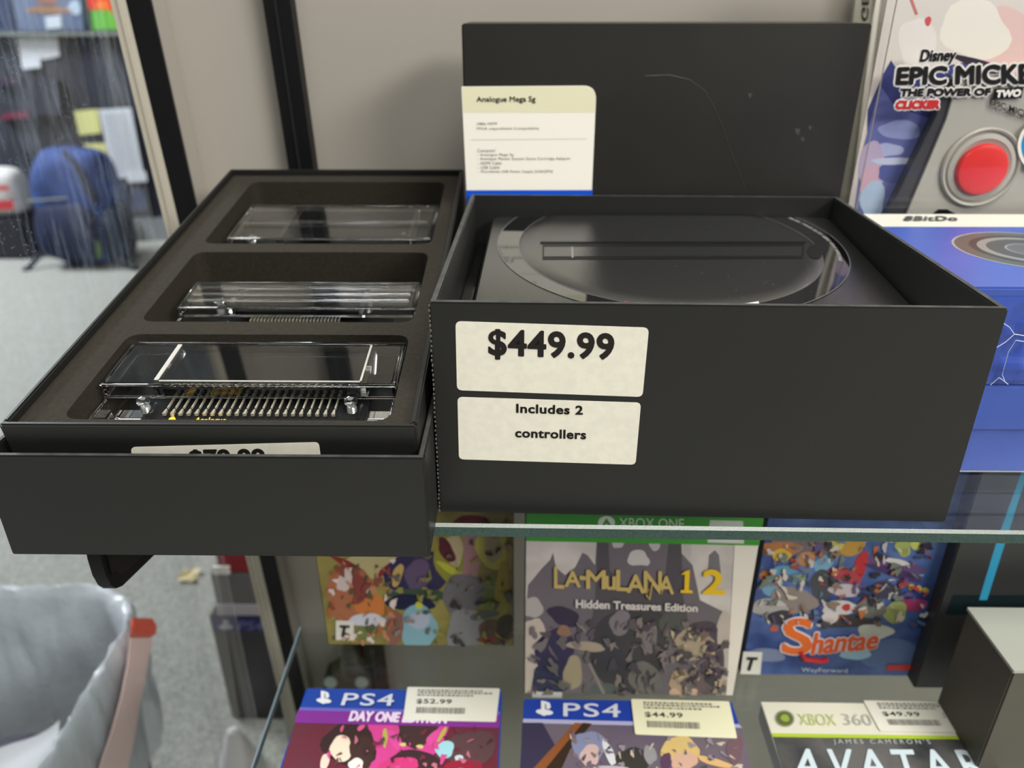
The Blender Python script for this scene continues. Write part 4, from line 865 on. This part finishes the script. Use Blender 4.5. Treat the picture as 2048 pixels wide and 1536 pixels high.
# ================================================================ BEYOND THE PANE
# trash can with white liner
tc_ = thing('trash_can', 'dark trash can with crumpled translucent white liner and red drawstring', 'trash can', (-.55, .45, ZF))
RZ = -.35
def rr_pts(x0, y0, x1, y1, r, seg=10):
    out = []
    for cx_, cy_, a0 in ((x1-r, y1-r, 0), (x0+r, y1-r, 90), (x0+r, y0+r, 180), (x1-r, y0+r, 270)):
        for k in range(seg): t = math.radians(a0+90*k/(seg-1)); out.append((cx_+r*math.cos(t), cy_+r*math.sin(t)))
    n_ = len(out); dense = []
    for i in range(n_):
        a_, b_ = Vector(out[i]), Vector(out[(i+1) % n_]); k = max(1, int((b_-a_).length/.006))
        for j in range(k): q = a_+(b_-a_)*j/k; dense.append((q.x, q.y))
    return dense
RP = rr_pts(-.72, .26, -.398, .655, .075)
ccx, ccy = -.56, .455
def rings(levels, m, name, parent, crump=0, cap=False, label=None, seed=0):
    v = []; k = len(RP)
    for (s_, z) in levels:
        for (x, y) in RP:
            p = Vector((ccx+(x-ccx)*s_, ccy+(y-ccy)*s_, z))
            if crump:
                nv = noise.noise_vector(p*30+Vector((seed, 0, 0)))*crump*.8+noise.noise_vector(Vector((p.x*95, p.y*95, p.z*16+seed)))*crump*.6+noise.noise_vector(p*210)*crump*.28
                p += nv
            v.append(p)
    f = [(a_*k+i, a_*k+(i+1) % k, (a_+1)*k+(i+1) % k, (a_+1)*k+i) for a_ in range(len(levels)-1) for i in range(k)]
    if cap: f.append(tuple(range(k)))
    return mesh(name, v, f, m, parent, smooth=True, label=label)
rings([(.84, ZF+.001), (.975, RZ-.012), (.968, RZ-.012), (.83, ZF+.004)], mat('can_brown', (62, 48, 44), .5), 'bin_body', tc_)
LM = mat('liner_plastic', (204, 208, 212), .28, spec=.7, bump=1.0, bscale=130)
LM.node_tree.nodes['Principled BSDF'].inputs['Alpha'].default_value = .74
lin_ = rings([(1.0, RZ-.16), (1.015, RZ-.12), (1.01, RZ-.09), (1.02, RZ-.06), (1.012, RZ-.035), (1.02, RZ-.015), (1.012, RZ-.004), (1.0, RZ+.003), (.985, RZ+.004), (.965, RZ+.001), (.945, RZ-.008), (.93, RZ-.022), (.915, RZ-.04), (.905, RZ-.06), (.895, RZ-.08), (.885, RZ-.10), (.87, RZ-.13), (.85, RZ-.17), (.82, RZ-.21), (.76, RZ-.24)], LM, 'liner', tc_, crump=.0058, label='crumpled translucent white bin liner')
mb = MB(); RM = mat('drawstring_red', (222, 84, 58), .4); PM = mat('drawstring_pink', (240, 206, 198), .3)
def ribbon(name, px, Xs, w, m, parent):
    vs = []; 
    for (x_, y_), X, ww in zip(px, Xs, w):
        F_ = Fr((X, 0, 0), (0, -1, 0), (0, 0, 1)); a_ = F_.pt(*F_.hit(x_-ww, y_)); b_ = F_.pt(*F_.hit(x_+ww, y_)); vs += [a_, b_]
    k = len(px); vs += [v_+Vector((-.0012, 0, 0)) for v_ in vs]; K = 2*k
    f = [(2*i, 2*i+1, 2*i+3, 2*i+2) for i in range(k-1)]+[(K+2*i, K+2*i+2, K+2*i+3, K+2*i+1) for i in range(k-1)]+[(2*i, 2*i+2, K+2*i+2, K+2*i) for i in range(k-1)]+[(2*i+1, K+2*i+1, K+2*i+3, 2*i+3) for i in range(k-1)]
    return mesh(name, vs, f, m, parent, smooth=True)
ribbon('drawstring', [(285, 1236), (290, 1252), (287, 1270), (280, 1276)], [-.372, -.366, -.368, -.378], [20, 24, 24, 18], RM, tc_)
ribbon('drawstring', [(272, 1240), (284, 1276), (276, 1330), (262, 1400), (246, 1470), (222, 1560), (205, 1640)], [-.376, -.382, -.384, -.386, -.388, -.390, -.392], [10, 22, 20, 20, 24, 30, 32], PM, tc_)
# waste in the can
wp = mat('waste_paper', (190, 188, 190), .8)
for nm, lab, cat, X, Y, Z, rot, sx, sy, m_ in (('paper_sheet', 'crumpled pale paper sheet lying in the trash can, right of the others', 'paper', -.50, .50, -.47, .5, .09, .12, wp), ('paper_sheet', 'folded grey paper sheet at left inside the trash can', 'paper', -.60, .50, -.45, -.4, .10, .08, mat('waste_grey', (150, 148, 156), .8)),
                                           ('cardboard_piece', 'brown cardboard strip in the trash can', 'cardboard', -.53, .40, -.455, .95, .18, .022, mat('brown_card', (96, 64, 46), .8)), ('paper_sheet', 'white paper scrap at front inside the trash can', 'paper', -.56, .36, -.44, 1.2, .09, .06, wp)):
    v = []; nn = 9
    for j in range(nn):
        for i in range(nn):
            u_ = (i/(nn-1)-.5)*sx; w_ = (j/(nn-1)-.5)*sy; x = X+u_*math.cos(rot)-w_*math.sin(rot); y = Y+u_*math.sin(rot)+w_*math.cos(rot)
            v.append((x, y, Z+.012*noise.noise(Vector((x*25, y*25, X*9)))+u_*.25))
    v += [(x, y, z-.0012) for x, y, z in v]; K = nn*nn
    f = [(j*nn+i, j*nn+i+1, (j+1)*nn+i+1, (j+1)*nn+i) for j in range(nn-1) for i in range(nn-1)]; f += [tuple(K+q_ for q_ in reversed(ff)) for ff in f]
    tag(mesh(nm, v, f, m_, smooth=True), lab, cat)
# heap that carries the waste
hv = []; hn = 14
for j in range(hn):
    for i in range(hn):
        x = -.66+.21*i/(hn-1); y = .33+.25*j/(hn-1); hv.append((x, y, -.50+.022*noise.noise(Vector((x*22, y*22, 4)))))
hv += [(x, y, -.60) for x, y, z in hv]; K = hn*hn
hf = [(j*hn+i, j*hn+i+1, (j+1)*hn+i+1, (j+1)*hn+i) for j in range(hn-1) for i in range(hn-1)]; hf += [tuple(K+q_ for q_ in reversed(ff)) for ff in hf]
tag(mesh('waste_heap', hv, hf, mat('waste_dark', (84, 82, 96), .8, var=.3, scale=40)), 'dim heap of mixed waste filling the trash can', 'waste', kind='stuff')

# carton and other goods beyond the pane
YF = .78; F = WALLF(YF)
cl, cr_ = F.hit(418, 1235)[0], F.hit(580, 1235)[0]; zt = F.hit(430, 1232)[1]
fx = thing('console_carton', 'tall dark carton with a blue band standing on the carpet behind the pane', 'carton', ((cl+cr_)/2, YF, ZF))
mb = MB(); mb.box(F, (cl, ZF, -.10), (cr_, zt, 0)); b = mb.build('carton', mat('carton_dark', (34, 34, 40), .4, rgb2=(62, 60, 62), scale=7), fx, bevel=.002)
printed('blue_band', F, [((48, 50, 104), [(400, 1262), (640, 1262), (640, 1234), (400, 1234)])], b, rect=(cl+.001, ZF, cr_-.001, zt-.001), n0=.0005)
text('band_text', 'PS4', F, [(476, 1258), (526, 1260), (528, 1243), (480, 1241)], (120, 124, 160), b, n=.0012)
printed('emblem', F, [((190, 190, 200), 'e', 452, 1253, 14, 5, 0, 0), ((190, 190, 200), [(447, 1257), (452, 1258), (452, 1238), (447, 1238)]), ((190, 190, 200), [(452, 1238), (458, 1241), (458, 1248), (452, 1247)])], b, n0=.001)
g2 = thing('grey_carton', 'dull grey carton stacked on the tall dark carton', 'carton', ((cl+cr_)/2, YF+.05, zt))
zt2 = F.hit(440, 1150)[1]
mb = MB(); mb.box(F, (cl+.012, zt+.0003, -.09), (cr_, zt2, -.003)); bb = mb.build('carton', mat('carton_grey', (104, 102, 100), .5), g2, bevel=.002)
mb = MB(); mb.box(F, (cl+.012, zt+.0003, -.0028), (cr_, zt+.018, -.001)); mb.build('pale_edge', mat('pale_edge', (176, 172, 176), .5), g2)
r2 = thing('red_carton', 'small red carton on top of the grey carton beside the black post', 'carton', ((cl+cr_)/2+.01, YF+.05, zt2))
mb = MB(); mb.box(F, (cl+.024, zt2+.0003, -.08), (cr_, zt2+.05, -.004)); mb.build('carton', mat('red_card', (140, 34, 44), .5), r2, bevel=.002)
mb = MB(); mb.box(F, (cl+.018, zt2+.0003, -.0038), (cl+.040, zt2+.012, -.001)); mb.build('white_tab', M_WHITE, r2)
sc_ = FLOORF(ZF).hit(380, 1155)
v = []; 
for j in range(5):
    for i in range(5):
        v.append((sc_[0]+(i-2)*.008, sc_[1]+(j-2)*.008, ZF+.006+.008*noise.noise(Vector((i*.9, j*.8, 2)))))
tag(mesh('paper_scrap', v, [(j*5+i, j*5+i+1, (j+1)*5+i+1, (j+1)*5+i) for j in range(4) for i in range(4)], mat('scrap', (212, 196, 150), .8)), 'tiny yellowish scrap lying on the grey carpet', 'scrap')
# white cone-like foot near carton
mb = MB(); FZ = FLOORF(ZF); h_ = FZ.hit(478, 1520); mb.cyl(FZ, h_[0], h_[1], .026, .006, .0003, .06, seg=20)
tag(mb.build('floor_stand_foot', mat('foot_white', (206, 200, 200), .5), bevel=.002, smooth=True), 'small white conical foot on the carpet before the dark carton', 'stand')

# backpack -------------------------------------------------------------------
BPc = Vector((-1.715, 2.98, ZF))
bpk = thing('backpack', 'blue backpack with front pocket standing on the carpet beyond the glass', 'backpack', BPc)
def soft(name, c, s, m, parent, e=2.6, crump=.0, seed=0, taper=.0, label=None, n1_=28, n2_=18):
    v = []; f = []
    for j in range(n2_+1):
        ph = -math.pi/2+math.pi*j/n2_
        for i in range(n1_):
            th = 2*math.pi*i/n1_
            sg_ = lambda a_: math.copysign(abs(a_)**(2/e), a_)
            x = sg_(math.cos(ph))*sg_(math.cos(th)); y = sg_(math.cos(ph))*sg_(math.sin(th)); z = sg_(math.sin(ph))
            k = 1-taper*(z+1)/2; p = Vector((c[0]+s[0]*x*k, c[1]+s[1]*y*k, c[2]+s[2]*z))
            if crump: p += noise.noise_vector(p*9+Vector((seed, 0, 0)))*crump
            v.append(p)
    f = [(j*n1_+i, j*n1_+(i+1) % n1_, (j+1)*n1_+(i+1) % n1_, (j+1)*n1_+i) for j in range(n2_) for i in range(n1_)]
    return mesh(name, v, f, m, parent, smooth=True, label=label)
BM_ = mat('pack_blue', (44, 66, 120), .8, var=.25, scale=14, bump=.5, bscale=120); BD_ = mat('pack_navy', (24, 32, 62), .8, var=.2, scale=10)
soft('pack_body', BPc+Vector((0, 0, .222)), (.170, .115, .220), BM_, bpk, 3.4, .02, 1, .18)
soft('front_pocket', BPc+Vector((-.015, -.10, .145)), (.125, .045, .115), BD_, bpk, 3, .015, 3, label='dark navy front pocket')
soft('side_pocket', BPc+Vector((.145, -.03, .13)), (.045, .08, .11), mat('pack_dark', (44, 52, 66), .8), bpk, 3, .012, 5)
mb = MB(); mb.tube([BPc+Vector((-.13+.022*i, -.118+.0005*i*i, .268+.001*i)) for i in range(12)], .004, 6); mb.build('zipper', mat('zip_grey', (120, 126, 120), .6), bpk)
mb = MB(); mb.tube([BPc+Vector((-.05+.10*i/10, .02, .44+.035*math.sin(math.pi*i/10))) for i in range(11)], .008, 6); mb.build('handle', mat('strap_black', (28, 30, 40), .8), bpk, smooth=True)
mb = MB(); mb.tube([BPc+Vector(p) for p in ((.02, -.06, .435), (.07, -.10, .40), (.10, -.115, .34), (.12, -.11, .26))], .011, 6); mb.build('strap', mat('strap_black', (28, 30, 40), .8), bpk, smooth=True)
mb = MB(); mb.tube([BPc+Vector(p) for p in ((-.13, -.07, .09), (-.17, -.09, .04), (-.20, -.12, .006), (-.215, -.13, .005))], .010, 6); mb.build('strap', mat('strap_black', (28, 30, 40), .8), bpk, smooth=True)
mb = MB(); mb.tube([BPc+Vector(p) for p in ((.15, -.10, .05), (.20, -.12, .02), (.235, -.12, .012))], .010, 6); mb.build('strap', mat('strap_black', (28, 30, 40), .8), bpk, smooth=True)
soft('green_patch', BPc+Vector((.085, -.118, .09)), (.022, .012, .045), mat('patch_green', (86, 110, 70), .8), bpk, 2.2, .004)

# store counter far behind -----------------------------------------------------
YC = 3.30; F = WALLF(YC)
cn = thing('store_counter', 'dark store counter and shelving with notices beyond the backpack', 'counter', (-1.9, YC, ZF))
mb = MB(); mb.box(F, (-4.2, ZF, -.4), (-1.28, .115, 0)); cb_ = mb.build('counter_front', mat('counter_dark', (40, 42, 50), .5, rgb2=(56, 58, 68), scale=3), cn, bevel=.005)
mb = MB(); mb.box(F, (-4.2, .1155, -.38), (-1.28, .128, .05)); mb.build('shelf_edge', mat('shelf_edge_grey', (120, 124, 120), .4), cn, bevel=.002)
mb = MB(); mb.box(F, (-4.2, ZF, .001), (-1.28, ZF+.10, .02)); mb.build('kick_plate', mat('kick_grey', (120, 124, 128), .4), cn, bevel=.003)
mb = MB(); mb.box(F, (-4.2, .1285, -.38), (-1.28, 1.0, -.34)); mb.build('back_panel', mat('back_dark', (50, 56, 72), .5), cn)
rs = random.Random(4); npx = 0
for px in ([(48, 128), (122, 112), (116, 70), (36, 74)], [(50, 138), (86, 134), (84, 112), (46, 116)], [(232, 355), (292, 350), (266, 214), (202, 218)], [(262, 362), (300, 360), (296, 340), (256, 342)]):
    mb = MB(); npx += .006; mb.prism(F, quad(F, px), .0005+npx, .004+npx); o = mb.build('paper_notice', mat('notice_white', (206, 208, 214), .6), cb_)
    if px[0][0] == 232:
        mb = MB()
        for k in range(20):
            y = 226+k*6; x = 208+(y-218)*.22; q_ = [F.hit(x, y+1.2), F.hit(x+50, y+1.2), F.hit(x+50, y), F.hit(x, y)]; mb.add([F.pt(u, v, .0245) for u, v in q_], [(0, 1, 2, 3)])
        mb.build('printed_lines', ink((170, 172, 178)), o, kind='stuff')
for px in ([(160, 270), (204, 266), (196, 218), (148, 222)], [(185, 338), (220, 336), (212, 286), (166, 288)]):
    mb = MB(); mb.prism(F, quad(F, px), .0005, .004); mb.build('sticky_note', mat('note_yellow', (214, 210, 138), .6), cb_)
mb = MB(); mb.prism(F, quad(F, [(240, 458), (282, 456), (278, 438), (240, 440)]), .001, .05); mb.build('pale_box', mat('pale_blue_box', (170, 180, 190), .5), cb_, bevel=.004)
for k, (px, col) in enumerate((([(8, 238), (66, 234), (62, 222), (14, 226)], (110, 50, 66)), ([(0, 170), (50, 166), (46, 150), (0, 154)], (60, 48, 62)), ([(236, 420), (262, 420), (258, 370), (232, 370)], (60, 66, 84)), ([(270, 420), (300, 418), (296, 376), (264, 378)], (56, 66, 96)), ([(60, 330), (100, 330), (96, 300), (56, 300)], (26, 26, 32)), ([(70, 230), (130, 228), (124, 160), (62, 164)], (48, 50, 60)))):
    mb = MB(); mb.prism(F, quad(F, px), .001, .03); mb.build('drawer_front', ink(col), cb_, bevel=.003)
FG = WALLF(YC-.02)
def shop_item(name, label, cat, px, col, dep, extra=()):
    q_ = quad(FG, px); q_ = [(u, max(v_, .1285)) for u, v_ in q_]
    r = thing(name, label, cat, (q_[0][0], YC, .1285)); mb = MB(); mb.prism(FG, q_, -dep, 0); o = mb.build('body', ink(col), r, bevel=.004)
    printed('print', FG, list(extra), o, rect=(min(p[0] for p in q_)+.003, .131, max(p[0] for p in q_)-.003, 9), n0=.002) if extra else None
shop_item('poster_box', 'red and green box on the store shelf at top left by the beige post', 'box', [(186, 60), (262, 58), (250, -60), (172, -60)], (96, 170, 60), .12, [((214, 64, 40), [(160, 20), (215, 18), (230, 30), (262, 40), (262, -80), (160, -80)]), ((236, 120, 50), 'e', 205, 10, 12, 10)])
shop_item('toy_box', 'grey blue box with brownish print on the store shelf at top left', 'box', [(36, 62), (168, 60), (158, -60), (16, -60)], (92, 104, 130), .15, [((150, 104, 84), 'e', 95, 3, 24, 5), ((176, 190, 206), 'e', 150, 15, 12, 16), ((150, 112, 84), 'e', 98, 20, 46, 7), ((190, 196, 206), [(94, 58), (124, 55), (122, 30), (90, 34)])])
shop_item('dim_box', 'dim navy box at the extreme top left of the store shelf', 'box', [(-60, 62), (30, 61), (12, -60), (-70, -60)], (50, 60, 86), .15)
# bag at the left edge
bc = WALLF(3.0).hit(8, 392)
bg = thing('shopping_bag', 'white bag with red print at the left edge beside the backpack', 'bag', (bc[0]-.02, 3.05, ZF))
hz = WALLF(3.0).hit(10, 342)[1]
mb = MB(); mb.box(WALLF(3.0), (bc[0]-.16, ZF, -.16), (bc[0]+.035, WALLF(3.0).hit(10, 438)[1], 0)); mb.build('dark_crate', mat('crate_dark', (34, 34, 42), .6), bg, bevel=.01)
soft('bag_body', Vector((bc[0]-.06, 3.08, (hz+WALLF(3.0).hit(10, 438)[1])/2)), (.095, .06, (hz-WALLF(3.0).hit(10, 438)[1])/2), mat('bag_white', (206, 202, 198), .6), bg, 4, .006)
printed('red_print', WALLF(3.005), [((190, 60, 66), [(-40, 422), (28, 418), (26, 400), (-40, 402)]), ((190, 90, 90), 'e', 5, 376, 14, 6)], bg, n0=.001)
